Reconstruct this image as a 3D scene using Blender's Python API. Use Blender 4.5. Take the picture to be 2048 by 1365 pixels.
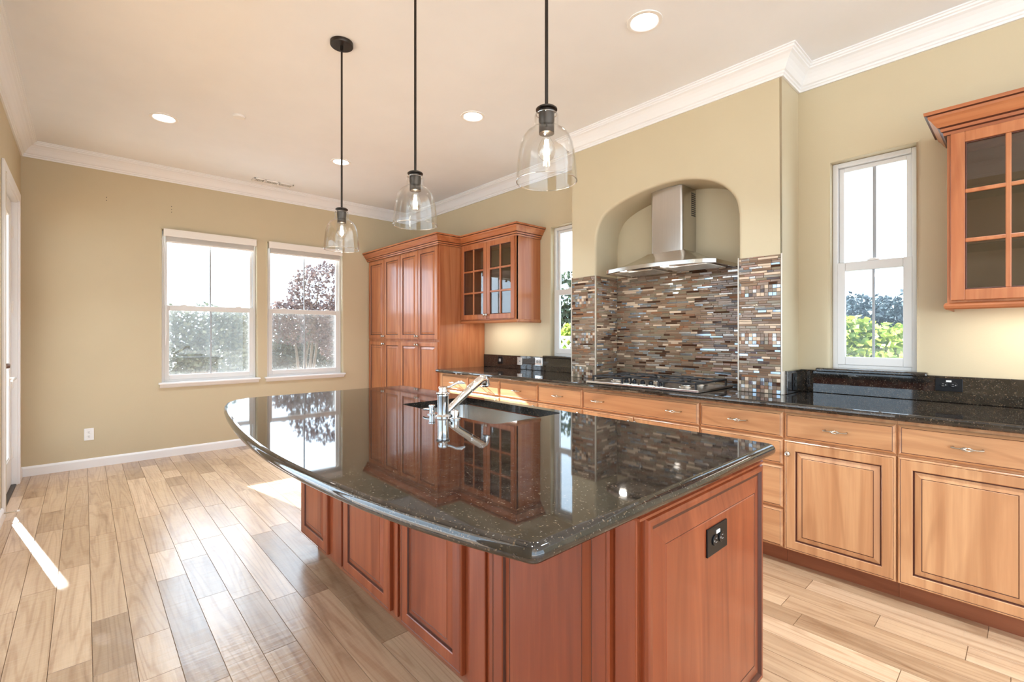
import bpy, bmesh, math, random
from mathutils import Vector, Matrix, noise
random.seed(7)
for o in list(bpy.data.objects): bpy.data.objects.remove(o)
SC = bpy.context.scene
COL = SC.collection
PI = math.pi

# ------------------------------------------------------------------ camera
cd = bpy.data.cameras.new('camera'); cam = bpy.data.objects.new('camera', cd); COL.objects.link(cam)
cam.location = (0, 0, 1.29); cam.rotation_euler = (PI/2, 0, -0.73767)
cd.sensor_width = 36; cd.lens = 941.83*36/2048; cd.shift_y = -11.9/2048
cd.clip_start = .02; cd.clip_end = 400
SC.camera = cam

# ------------------------------------------------------------------ light, exposure
vs = SC.view_settings
vs.view_transform = 'Standard'; vs.look = 'None'; vs.gamma = 1; vs.use_curve_mapping = False
vs.exposure = 0.57
SC.cycles.use_denoising = True
SC.cycles.max_bounces = 10; SC.cycles.diffuse_bounces = 5; SC.cycles.glossy_bounces = 5
SC.cycles.transmission_bounces = 8; SC.cycles.transparent_max_bounces = 16
SC.cycles.sample_clamp_indirect = 6
SC.cycles.caustics_reflective = False; SC.cycles.caustics_refractive = False
W = bpy.data.worlds.new('sky'); SC.world = W; W.use_nodes = True
WB = W.node_tree.nodes['Background']
# bright hazy sky, brightest around the sun
WB.inputs[0].default_value = (.68, .85, 1.02, 1)
_t = W.node_tree; _g = _t.nodes.new('ShaderNodeTexCoord')
_d = _t.nodes.new('ShaderNodeVectorMath'); _d.operation = 'DOT_PRODUCT'; _d.inputs[1].default_value = Vector((-.2, 1, .5)).normalized()
_m = _t.nodes.new('ShaderNodeMath'); _m.operation = 'MAXIMUM'; _m.inputs[1].default_value = 0
_p = _t.nodes.new('ShaderNodeMath'); _p.operation = 'POWER'; _p.inputs[1].default_value = 7
_s = _t.nodes.new('ShaderNodeMath'); _s.operation = 'MULTIPLY_ADD'; _s.inputs[1].default_value = 6.5; _s.inputs[2].default_value = 2.6
_t.links.new(_g.outputs['Generated'], _d.inputs[0]); _t.links.new(_d.outputs['Value'], _m.inputs[0]); _t.links.new(_m.outputs[0], _p.inputs[0])
_t.links.new(_p.outputs[0], _s.inputs[0]); _t.links.new(_s.outputs[0], WB.inputs[1])

def lamp(name, kind, loc, power, color=(1, .95, .88), size=.1, direction=(0, 0, -1), spread=None, angle=None):
    l = bpy.data.lights.new(name, kind); o = bpy.data.objects.new(name, l); COL.objects.link(o)
    o.location = loc; l.energy = power; l.color = color
    if kind == 'AREA':
        if isinstance(size, tuple):
            l.shape = 'RECTANGLE'; l.size, l.size_y = size
        else:
            l.shape = 'DISK'; l.size = size
        if spread: l.spread = spread
    elif kind == 'SUN': l.angle = angle
    else: l.shadow_soft_size = size
    o.rotation_euler = Vector(direction).to_track_quat('-Z', 'Y').to_euler()
    return o
lamp('sun', 'SUN', (0, 12, 8), 30.0, (.95, .98, 1), direction=(.2, -1, -.5), angle=.008)
CAN_POWER = 10

# ------------------------------------------------------------------ materials
def newmat(name):
    m = bpy.data.materials.new(name); m.use_nodes = True
    nt = m.node_tree; return m, nt, nt.nodes['Principled BSDF']
def N(nt, t, **kw):
    n = nt.nodes.new(t)
    for k, v in kw.items():
        if k in n.inputs.keys() if isinstance(k, str) else False: n.inputs[k].default_value = v
        else: setattr(n, k, v)
    return n
def ramp(nt, fac, stops, interp='LINEAR'):
    r = nt.nodes.new('ShaderNodeValToRGB'); cr = r.color_ramp; cr.interpolation = interp
    while len(cr.elements) < len(stops): cr.elements.new(.5)
    for e, (p, c) in zip(cr.elements, stops):
        e.position = p; e.color = tuple(c)+(1,) if len(c) == 3 else c
    nt.links.new(fac, r.inputs[0]); return r.outputs[0]
def bump(nt, p, h, strength=.1, dist=.01):
    b = nt.nodes.new('ShaderNodeBump'); b.inputs['Strength'].default_value = strength; b.inputs['Distance'].default_value = dist
    nt.links.new(h, b.inputs['Height']); nt.links.new(b.outputs[0], p.inputs['Normal'])
def objco(nt, scale=(1, 1, 1), rnd=True):
    tc = nt.nodes.new('ShaderNodeTexCoord'); out = tc.outputs['Object']
    if rnd:
        oi = nt.nodes.new('ShaderNodeObjectInfo')
        mul = N(nt, 'ShaderNodeVectorMath', operation='SCALE'); mul.inputs[0].default_value = (37, 23, 51)
        nt.links.new(oi.outputs['Random'], mul.inputs['Scale'])
        ad = N(nt, 'ShaderNodeVectorMath', operation='ADD')
        nt.links.new(out, ad.inputs[0]); nt.links.new(mul.outputs[0], ad.inputs[1]); out = ad.outputs[0]
    mp = nt.nodes.new('ShaderNodeMapping'); mp.inputs['Scale'].default_value = scale
    nt.links.new(out, mp.inputs['Vector']); return mp.outputs[0]
def noise_n(nt, vec, scale, detail=4, rough=.55, dist=0):
    n = nt.nodes.new('ShaderNodeTexNoise'); n.inputs['Scale'].default_value = scale; n.inputs['Detail'].default_value = detail
    n.inputs['Roughness'].default_value = rough; n.inputs['Distortion'].default_value = dist
    nt.links.new(vec, n.inputs['Vector']); return n.outputs['Fac']
def mix(nt, a, b, fac, mode='MIX'):
    m = nt.nodes.new('ShaderNodeMix'); m.data_type = 'RGBA'; m.blend_type = mode
    for sock, v in ((m.inputs[6], a), (m.inputs[7], b), (m.inputs[0], fac)):
        if hasattr(v, 'is_linked') or hasattr(v, 'links'): nt.links.new(v, sock)
        elif isinstance(v, (int, float)): sock.default_value = v
        else: sock.default_value = tuple(v)+(1,)
    return m.outputs[2]

def figure(nt, vec, lines=11):
    n = noise_n(nt, vec, 1.0, 1.5, .4, .35)
    m = N(nt, 'ShaderNodeMath', operation='MULTIPLY'); m.inputs[1].default_value = lines*6.283; nt.links.new(n, m.inputs[0])
    s = N(nt, 'ShaderNodeMath', operation='SINE'); nt.links.new(m.outputs[0], s.inputs[0])
    q = N(nt, 'ShaderNodeMath', operation='MULTIPLY_ADD'); q.inputs[1].default_value = .5; q.inputs[2].default_value = .5; nt.links.new(s.outputs[0], q.inputs[0])
    return q.outputs[0]
def plain(name, c, rough=.5, metal=0, **kw):
    m, nt, p = newmat(name)
    p.inputs['Base Color'].default_value = tuple(c)+(1,); p.inputs['Roughness'].default_value = rough; p.inputs['Metallic'].default_value = metal
    for k, v in kw.items(): p.inputs[k].default_value = v
    return m
def paint(name, c, rough=.6, b=.06, sc=140):
    m, nt, p = newmat(name)
    v = objco(nt, rnd=False)
    f = noise_n(nt, v, 3, 3)
    d = [x*.97 for x in c]
    nt.links.new(ramp(nt, f, [(.3, d), (.7, c)]), p.inputs['Base Color'])
    p.inputs['Roughness'].default_value = rough
    bump(nt, p, noise_n(nt, v, sc, 3), b, .004)
    return m
def wood(name, ca, cb, axis, glaze=False):
    m, nt, p = newmat(name)
    s = [9, 9, 9]; s[axis] = .55
    v = objco(nt, s)
    g = noise_n(nt, v, 1.1, 5, .6, .9)
    s2 = [90, 90, 90]; s2[axis] = 2.5
    fine = noise_n(nt, objco(nt, s2), 1.0, 3, .6)
    s3 = [2.2, 2.2, 2.2]; s3[axis] = .5
    big = noise_n(nt, objco(nt, s3), 1.0, 2)
    col = ramp(nt, g, [(.25, [x*.88 for x in ca]), (.42, ca), (.62, cb), (.8, [x*.96 for x in ca])])
    col = mix(nt, col, ramp(nt, fine, [(.35, (.86, .83, .80)), (.6, (1, 1, 1))]), .35, 'MULTIPLY')
    s4 = [3.6, 3.6, 3.6]; s4[axis] = .42
    col = mix(nt, col, ramp(nt, figure(nt, objco(nt, s4), 9), [(.0, (.80, .74, .70)), (.30, (1, 1, 1)), (1, (1.02, 1.02, 1.02))]), .55, 'MULTIPLY')
    col = mix(nt, col, ramp(nt, big, [(.3, (.86, .80, .76)), (.7, (1.06, 1.05, 1.04))]), .7, 'MULTIPLY')
    nt.links.new(col, p.inputs['Base Color'])
    p.inputs['Roughness'].default_value = .38
    p.inputs['Coat Weight'].default_value = .35; p.inputs['Coat Roughness'].default_value = .15; p.inputs['Specular IOR Level'].default_value = .35
    bump(nt, p, fine, .03, .002)
    return m
def thin_glass(name, tint=(1, 1, 1), edge=.0, rough=.0, gain=1.0, spec=1.45):
    m, nt, p = newmat(name); nt.nodes.remove(p)
    out = nt.nodes['Material Output']
    tr = nt.nodes.new('ShaderNodeBsdfTransparent'); tr.inputs[0].default_value = tuple(tint)+(1,)
    gl = nt.nodes.new('ShaderNodeBsdfGlossy'); gl.inputs['Roughness'].default_value = rough
    fr = nt.nodes.new('ShaderNodeLayerWeight'); fr.inputs['Blend'].default_value = .5
    pw = N(nt, 'ShaderNodeMath', operation='POWER'); pw.inputs[1].default_value = 5; nt.links.new(fr.outputs['Facing'], pw.inputs[0])
    mu = N(nt, 'ShaderNodeMath', operation='MULTIPLY_ADD'); mu.inputs[1].default_value = gain; mu.inputs[2].default_value = .04*gain+edge
    nt.links.new(pw.outputs[0], mu.inputs[0])
    mx = nt.nodes.new('ShaderNodeMixShader')
    nt.links.new(mu.outputs[0], mx.inputs[0]); nt.links.new(tr.outputs[0], mx.inputs[1]); nt.links.new(gl.outputs[0], mx.inputs[2])
    nt.links.new(mx.outputs[0], out.inputs['Surface'])
    return m
def screen_mat(name, fac=.36, c=(.46, .46, .45)):
    m, nt, p = newmat(name); out = nt.nodes['Material Output']
    p.inputs['Base Color'].default_value = c+(1,); p.inputs['Roughness'].default_value = .8
    tr = nt.nodes.new('ShaderNodeBsdfTransparent'); mx = nt.nodes.new('ShaderNodeMixShader')
    mx.inputs[0].default_value = fac
    # a translucent mesh lets sun glow through
    tl = nt.nodes.new('ShaderNodeBsdfTranslucent'); tl.inputs[0].default_value = c+(1,)
    m2 = nt.nodes.new('ShaderNodeMixShader'); m2.inputs[0].default_value = .03
    nt.links.new(p.outputs[0], m2.inputs[1]); nt.links.new(tl.outputs[0], m2.inputs[2])
    nt.links.new(tr.outputs[0], mx.inputs[1]); nt.links.new(m2.outputs[0], mx.inputs[2])
    nt.links.new(mx.outputs[0], out.inputs['Surface'])
    return m
def emit(name, c, s):
    m, nt, p = newmat(name)
    p.inputs['Base Color'].default_value = (.9, .9, .9, 1)
    p.inputs['Emission Color'].default_value = tuple(c)+(1,); p.inputs['Emission Strength'].default_value = s
    return m
def granite(name):
    m, nt, p = newmat(name)
    v = objco(nt, rnd=False)
    big = noise_n(nt, v, 22, 5, .65)
    base = ramp(nt, big, [(.3, (.007, .006, .006)), (.5, (.016, .013, .011)), (.64, (.034, .026, .020)), (.8, (.012, .011, .011))])
    vo = nt.nodes.new('ShaderNodeTexVoronoi'); vo.inputs['Scale'].default_value = 210
    nv = noise_n(nt, v, 30, 2)
    mp = N(nt, 'ShaderNodeVectorMath', operation='ADD')
    n2 = nt.nodes.new('ShaderNodeTexNoise'); n2.inputs['Scale'].default_value = 60; n2.inputs['Detail'].default_value = 2; nt.links.new(v, n2.inputs['Vector'])
    sc_ = N(nt, 'ShaderNodeVectorMath', operation='SCALE'); sc_.inputs['Scale'].default_value = .022; nt.links.new(n2.outputs['Color'], sc_.inputs[0])
    nt.links.new(v, mp.inputs[0]); nt.links.new(sc_.outputs[0], mp.inputs[1])
    nt.links.new(mp.outputs[0], vo.inputs['Vector'])
    sx = nt.nodes.new('ShaderNodeSeparateColor'); nt.links.new(vo.outputs['Color'], sx.inputs[0])
    fl = ramp(nt, sx.outputs[0], [(.72, (0, 0, 0)), (.88, (1, 1, 1))])
    dd = ramp(nt, vo.outputs['Distance'], [(.22, (1, 1, 1)), (.5, (0, 0, 0))])
    fm = mix(nt, fl, dd, 1.0, 'MULTIPLY')
    fc = ramp(nt, sx.outputs[1], [(.2, (.13, .082, .045)), (.6, (.21, .155, .105)), (.9, (.10, .095, .09))])
    col = mix(nt, base, fc, fm)
    nt.links.new(col, p.inputs['Base Color'])
    p.inputs['Roughness'].default_value = .035; p.inputs['IOR'].default_value = 1.72
    return m
def steel(name, axis=2, rough=.27, c=(.60, .57, .53)):
    m, nt, p = newmat(name)
    s = [160, 160, 160]; s[axis] = 2
    f = noise_n(nt, objco(nt, s), 1.0, 3)
    nt.links.new(ramp(nt, f, [(.3, [x*.92 for x in c]), (.7, c)]), p.inputs['Base Color'])
    p.inputs['Metallic'].default_value = 1; p.inputs['Roughness'].default_value = rough
    bump(nt, p, f, .02, .001)
    return m
def floor_mat():
    m, nt, p = newmat('hardwood_planks')
    at = nt.nodes.new('ShaderNodeAttribute'); at.attribute_name = 'tone'
    sp = nt.nodes.new('ShaderNodeSeparateColor'); nt.links.new(at.outputs['Color'], sp.inputs[0])
    tc = nt.nodes.new('ShaderNodeTexCoord')
    sc = N(nt, 'ShaderNodeVectorMath', operation='SCALE'); sc.inputs['Scale'].default_value = 31
    nt.links.new(at.outputs['Color'], sc.inputs[0])
    ad = N(nt, 'ShaderNodeVectorMath', operation='ADD'); nt.links.new(tc.outputs['Object'], ad.inputs[0]); nt.links.new(sc.outputs[0], ad.inputs[1])
    def mp(s):
        q = nt.nodes.new('ShaderNodeMapping'); q.inputs['Scale'].default_value = s; nt.links.new(ad.outputs[0], q.inputs['Vector']); return q.outputs[0]
    g = noise_n(nt, mp((11, 1.0, 1)), 1.0, 5, .6, 1.3)
    fine = noise_n(nt, mp((150, 4, 1)), 1.0, 3)
    tone = ramp(nt, sp.outputs[0], [(0, (.34, .215, .125)), (.3, (.47, .31, .188)), (.7, (.55, .375, .235)), (1, (.63, .44, .29))])
    col = mix(nt, tone, ramp(nt, g, [(.25, (.55, .46, .38)), (.42, (.92, .88, .85)), (.6, (1.08, 1.08, 1.06)), (.75, (.80, .72, .65))]), .9, 'MULTIPLY')
    col = mix(nt, col, ramp(nt, fine, [(.3, (.78, .72, .66)), (.6, (1, 1, 1))]), .4, 'MULTIPLY')
    col = mix(nt, col, ramp(nt, figure(nt, mp((8.5, .50, 1)), 12), [(.0, (.74, .64, .56)), (.30, (1, 1, 1)), (1, (1.03, 1.03, 1.03))]), .6, 'MULTIPLY')
    knot = noise_n(nt, mp((3.2, 1.6, 1)), 1.3, 2)
    col = mix(nt, col, ramp(nt, knot, [(.70, (1, 1, 1)), (.80, (.42, .30, .22))]), .8, 'MULTIPLY')
    nt.links.new(col, p.inputs['Base Color'])
    p.inputs['Roughness'].default_value = .33; p.inputs['IOR'].default_value = 1.62
    p.inputs['Coat Weight'].default_value = .55; p.inputs['Coat Roughness'].default_value = .24
    s1 = noise_n(nt, mp((5, 3, 1)), 1.5, 2)
    s2 = noise_n(nt, mp((2, 38, 1)), 1.0, 2, .5, .6)
    ma = N(nt, 'ShaderNodeMath', operation='MULTIPLY_ADD'); ma.inputs[1].default_value = .40
    nt.links.new(s2, ma.inputs[0]); nt.links.new(s1, ma.inputs[2])
    bump(nt, p, ma.outputs[0], .42, .013)
    return m
def leafmat(name, ca, cb, trans=.3):
    m, nt, p = newmat(name)
    at = nt.nodes.new('ShaderNodeAttribute'); at.attribute_name = 'tone'
    nt.links.new(ramp(nt, at.outputs['Fac'], [(0, ca), (1, cb)]), p.inputs['Base Color'])
    p.inputs['Roughness'].default_value = .5
    tl = nt.nodes.new('ShaderNodeBsdfTranslucent')
    nt.links.new(ramp(nt, at.outputs['Fac'], [(0, ca), (1, cb)]), tl.inputs[0])
    mx = nt.nodes.new('ShaderNodeMixShader'); mx.inputs[0].default_value = trans
    nt.links.new(p.outputs[0], mx.inputs[1]); nt.links.new(tl.outputs[0], mx.inputs[2])
    nt.links.new(mx.outputs[0], nt.nodes['Material Output'].inputs['Surface'])
    return m

M = {}
M['wall'] = paint('tan_wall_paint', (.565, .478, .318), .62, .10, 110)
M['ceil'] = paint('white_ceiling_paint', (.85, .865, .885), .8, .05, 90)
M['trim'] = plain('white_trim_paint', (.82, .82, .82), .38)
M['vinyl'] = plain('white_vinyl', (.70, .69, .67), .35)
M['muntin'] = plain('grey_grille_bar', (.36, .38, .40), .4)
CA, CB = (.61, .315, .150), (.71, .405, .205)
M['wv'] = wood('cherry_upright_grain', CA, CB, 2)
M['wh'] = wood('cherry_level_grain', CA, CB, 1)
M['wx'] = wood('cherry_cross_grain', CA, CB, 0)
PA, PB = (.41, .135, .050), (.51, .20, .080)
M['pv'] = wood('pantry_cherry_upright', PA, PB, 2)
M['ph'] = wood('pantry_cherry_level', PA, PB, 1)
IA, IB = (.25, .052, .016), (.34, .082, .028)
M['iv'] = wood('island_cherry_upright', IA, IB, 2)
M['glaze'] = plain('dark_glaze_line', (.085, .022, .010), .45)
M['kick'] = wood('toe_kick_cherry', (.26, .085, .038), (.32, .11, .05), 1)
M['inside'] = plain('cabinet_interior_wood', (.30, .17, .09), .5)
M['granite'] = granite('dark_speckled_granite')
M['glass'] = thin_glass('window_glass', (.97, .98, .98), 0, 0, .8)
M['cabglass'] = thin_glass('cabinet_glass', (.86, .86, .84), .03, .0, 1.2)
M['shelfglass'] = thin_glass('shelf_glass', (.88, .93, .90), .06, .05)
M['shade'] = thin_glass('clear_pendant_glass', (.985, .985, .98), .015, .0, .9)
M['rimglass'] = thin_glass('pendant_rim_glass', (.97, .98, .98), .30, .05, .7)
M['bulbglass'] = thin_glass('clear_bulb_glass', (1, .99, .97), .09, .0, 1.0)
M['screen'] = screen_mat('insect_screen_mesh')
M['filament'] = emit('glowing_filament', (1, .86, .62), 60)
M['canlens'] = emit('lit_lens', (1, .97, .92), 9)
M['striplens'] = emit('lit_strip_lens', (1, .95, .85), 6)
M['bronze'] = plain('dark_bronze', (.055, .045, .038), .36, .9)
M['black'] = plain('black_plastic', (.008, .008, .009), .3, **{'Specular IOR Level': .25})
M['iron'] = plain('black_cast_iron', (.022, .021, .022), .55)
M['chrome'] = plain('polished_chrome', (.86, .86, .87), .05, 1)
M['nickel'] = plain('antique_nickel', (.50, .46, .40), .25, 1)
M['steel_v'] = steel('brushed_steel_upright', 2)
M['steel_h'] = steel('brushed_steel_level', 1, .24, (.66, .63, .58))
M['steel_sink'] = steel('sink_steel', 0, .22, (.68, .66, .63))
M['cream'] = plain('cream_enamel', (.66, .60, .50), .3)
M['whitepl'] = plain('white_plastic', (.85, .84, .82), .3)
M['greypl'] = plain('grey_plastic', (.34, .33, .32), .3)
M['slot'] = plain('dark_slot', (.03, .03, .03), .5)
M['brownpl'] = plain('brown_plastic', (.10, .05, .035), .3)
M['floor'] = floor_mat()
M['grout'] = plain('tan_grout', (.26, .20, .145), .8)
M['schlu'] = plain('pale_edge_trim', (.62, .55, .46), .3, .3)
M['blind'] = plain('cream_blind_slat', (.80, .76, .70), .45)
TILES = [
    ('tile_brown_glass', (.20, .125, .080), .10, 0), ('tile_taupe_glass', (.27, .185, .125), .10, 0),
    ('tile_dark_brown_glass', (.060, .026, .014), .07, 0), ('tile_sand_stone', (.60, .46, .33), .45, 0),
    ('tile_iridescent_blue', (.36, .42, .48), .08, .75), ('tile_rust_glass', (.26, .125, .065), .10, 0),
    ('tile_metallic_grey', (.40, .37, .34), .22, .8), ('tile_olive_glass', (.23, .185, .125), .08, 0)]
for n, c, r, me in TILES: M[n] = plain(n, c, r, me)

# ------------------------------------------------------------------ mesh builder
WL = {}
class MB:
    def __init__(s): s.v = []; s.f = []; s.m = []; s.sm = []
    def add(s, vs, fs, mi=0, smooth=False):
        b = len(s.v); s.v += [tuple(p) for p in vs]
        for f in fs: s.f.append([b+i for i in f]); s.m.append(mi); s.sm.append(smooth)
    def box(s, x0, x1, y0, y1, z0, z1, mi=0):
        if x0 > x1: x0, x1 = x1, x0
        if y0 > y1: y0, y1 = y1, y0
        if z0 > z1: z0, z1 = z1, z0
        s.add([(x0,y0,z0),(x1,y0,z0),(x1,y1,z0),(x0,y1,z0),(x0,y0,z1),(x1,y0,z1),(x1,y1,z1),(x0,y1,z1)],
              [(0,3,2,1),(4,5,6,7),(0,1,5,4),(1,2,6,5),(2,3,7,6),(3,0,4,7)], mi)
        return s
    def cbox(s, x0, x1, y0, y1, z0, z1, c=.003, mi=0):
        # box with chamfered edges
        if x0 > x1: x0, x1 = x1, x0
        if y0 > y1: y0, y1 = y1, y0
        if z0 > z1: z0, z1 = z1, z0
        bm = bmesh.new(); bmesh.ops.create_cube(bm, size=1)
        for v in bm.verts: v.co = ((x0+x1)/2+v.co.x*(x1-x0), (y0+y1)/2+v.co.y*(y1-y0), (z0+z1)/2+v.co.z*(z1-z0))
        bmesh.ops.bevel(bm, geom=bm.edges[:], offset=c, segments=2, profile=.5, affect='EDGES', clamp_overlap=True)
        s.addbm(bm, mi); return s
    def addbm(s, bm, mi=0, smooth=False):
        bm.verts.index_update()
        s.add([v.co.copy() for v in bm.verts], [[v.index for v in f.verts] for f in bm.faces], mi, smooth); bm.free()
    def lathe(s, prof, c=(0,0,0), n=32, mi=0, axis='Z', smooth=True, caps=True):
        vs, fs = [], []; k = len(prof)
        for i in range(n):
            a = 2*PI*i/n
            for r, h in prof:
                x, y = r*math.cos(a), r*math.sin(a)
                p = (x, y, h) if axis == 'Z' else ((h, x, y) if axis == 'X' else (x, h, y))
                vs.append((c[0]+p[0], c[1]+p[1], c[2]+p[2]))
        for i in range(n):
            j = (i+1) % n
            for q in range(k-1): fs.append((i*k+q, j*k+q, j*k+q+1, i*k+q+1))
        if caps:
            if prof[0][0] > 1e-6: fs.append([i*k for i in range(n)][::-1])
            if prof[-1][0] > 1e-6: fs.append([i*k+k-1 for i in range(n)])
        s.add(vs, fs, mi, smooth); return s
    def tube(s, pts, r, n=8, mi=0, closed=False, smooth=True):
        pts = [Vector(p) for p in pts]; k = len(pts)
        rs = r if isinstance(r, (list, tuple)) else [r]*k
        vs, fs = [], []; up = None
        for i, p in enumerate(pts):
            if closed: d = pts[(i+1) % k]-pts[i-1]
            else: d = pts[min(i+1, k-1)]-pts[max(i-1, 0)]
            d = d.normalized() if d.length > 0 else Vector((0,0,1))
            if up is None: up = Vector((0,0,1)) if abs(d.z) < .9 else Vector((1,0,0))
            a = d.cross(up).normalized(); b = a.cross(d).normalized(); up = b
            for q in range(n):
                t = 2*PI*q/n; vs.append(p+(a*math.cos(t)+b*math.sin(t))*rs[i])
        for i in range(k if closed else k-1):
            j = (i+1) % k
            for q in range(n): fs.append((i*n+q, i*n+(q+1) % n, j*n+(q+1) % n, j*n+q))
        if not closed: fs.append(list(range(n))[::-1]); fs.append([(k-1)*n+q for q in range(n)])
        s.add(vs, fs, mi, smooth); return s
    def prism(s, poly, z0, z1, mi=0):
        n = len(poly)
        s.add([(x,y,z0) for x,y in poly]+[(x,y,z1) for x,y in poly],
              [list(range(n))[::-1], list(range(n,2*n))]+[(i,(i+1)%n,n+(i+1)%n,n+i) for i in range(n)], mi); return s
    def rings(s, rings, mats=None, cap0=True, cap1=True, mi=0, smooth=False, em=()):
        n = len(rings[0]); vs = [p for r in rings for p in r]; b = len(s.v); s.v += [tuple(p) for p in vs]
        for k in range(len(rings)-1):
            for i in range(n):
                j = (i+1) % n
                s.f.append([b+k*n+i, b+k*n+j, b+(k+1)*n+j, b+(k+1)*n+i]); s.m.append(1 if i in em else (mats[k] if mats else mi)); s.sm.append(smooth)
        if cap0: s.f.append([b+i for i in range(n)][::-1]); s.m.append(mi); s.sm.append(False)
        if cap1: s.f.append([b+(len(rings)-1)*n+i for i in range(n)]); s.m.append(mi); s.sm.append(False)
        return s
    def build(s, name, mats, parent=None, smooth=None, normals=True):
        if not isinstance(mats, (list, tuple)): mats = [mats]
        c = Vector([(min(p[i] for p in s.v)+max(p[i] for p in s.v))/2 for i in range(3)])
        if parent is None: c.z = min(p[2] for p in s.v)
        me = bpy.data.meshes.new(name)
        me.from_pydata([Vector(p)-c for p in s.v], [], s.f); me.update()
        for m in mats: me.materials.append(m)
        for p, mi, sm in zip(me.polygons, s.m, s.sm): p.material_index = mi; p.use_smooth = sm if smooth is None else smooth
        if normals:
            bm = bmesh.new(); bm.from_mesh(me); bmesh.ops.recalc_face_normals(bm, faces=bm.faces[:]); bm.to_mesh(me); bm.free()
        if any(s.sm) or smooth:
            me.set_sharp_from_angle(angle=math.radians(38))
            for p, sm in zip(me.polygons, s.sm): p.use_smooth = sm if smooth is None else smooth
        o = bpy.data.objects.new(name, me); COL.objects.link(o); o.location = c; WL[o.name] = c
        if parent:
            o.parent = parent; o.matrix_parent_inverse = Matrix.Translation(-WL[parent.name])
        return o
def tag(o, label, cat, group=None):
    o['label'] = label; o['category'] = cat
    if group: o['group'] = group
    return o
def thing(name, loc, label, cat, group=None):
    o = bpy.data.objects.new(name, None); COL.objects.link(o); o.location = loc; o.empty_display_size = .05
    WL[o.name] = Vector(loc); return tag(o, label, cat, group)
def struct(o): o['kind'] = 'structure'; return o
def copy_tree(o, delta, parent=None):
    c = o.copy(); COL.objects.link(c)
    if parent is None: c.location = o.location+Vector(delta); WL[c.name] = c.location.copy()
    else: c.parent = parent
    for ch in o.children: copy_tree(ch, delta, c)
    return c

def sweep(mb, path, prof, i0=0, i1=None, mi=0, capends=True, em=()):
    """sweep (out, z) profile along plan path, mitred; out is to the right of travel"""
    n = len(path); i1 = n-1 if i1 is None else i1
    P = [Vector((x, y)) for x, y in path]; offs = []
    for i in range(n):
        ds = []
        if i > 0: ds.append((P[i]-P[i-1]).normalized())
        if i < n-1: ds.append((P[i+1]-P[i]).normalized())
        ns = [Vector((d.y, -d.x)) for d in ds]
        offs.append(ns[0] if len(ns) == 1 else (ns[0]+ns[1])/(1+ns[0].dot(ns[1])))
    rings = [[(P[i].x+offs[i].x*o, P[i].y+offs[i].y*o, z) for o, z in prof] for i in range(i0, i1+1)]
    mb.rings(rings, cap0=capends, cap1=capends, mi=mi, em=em); return mb

# faces: X- means facing -x (u runs along +y), Y- means facing -y (u along +x)
def fX(x): return lambda u, w, d: (x-d, u, w)
def fY(y): return lambda u, w, d: (u, y-d, w)
def panel(mb, F, u0, u1, w0, w1, rings, gl=(), mi=0, gmi=1):
    R = []
    for ins, d in rings: R.append([F(u0+ins, w0+ins, d), F(u1-ins, w0+ins, d), F(u1-ins, w1-ins, d), F(u0+ins, w1-ins, d)])
    mb.rings(R, mats=[gmi if k in gl else mi for k in range(len(rings)-1)], mi=mi); return mb
DOOR = [(0,0),(0,.015),(.004,.019),(.008,.019),(.010,.0178),(.012,.019),(.052,.019),(.055,.0165),(.058,.010),(.062,.010),(.066,.0115),(.086,.0175),(.089,.0165),(.0905,.0182)]
DOORG = (3, 7, 8, 11)
DRAW = [(0,0),(0,.008),(.004,.0125),(.012,.0185),(.0145,.0172),(.0165,.0185)]
DRAWG = (3,)
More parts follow.
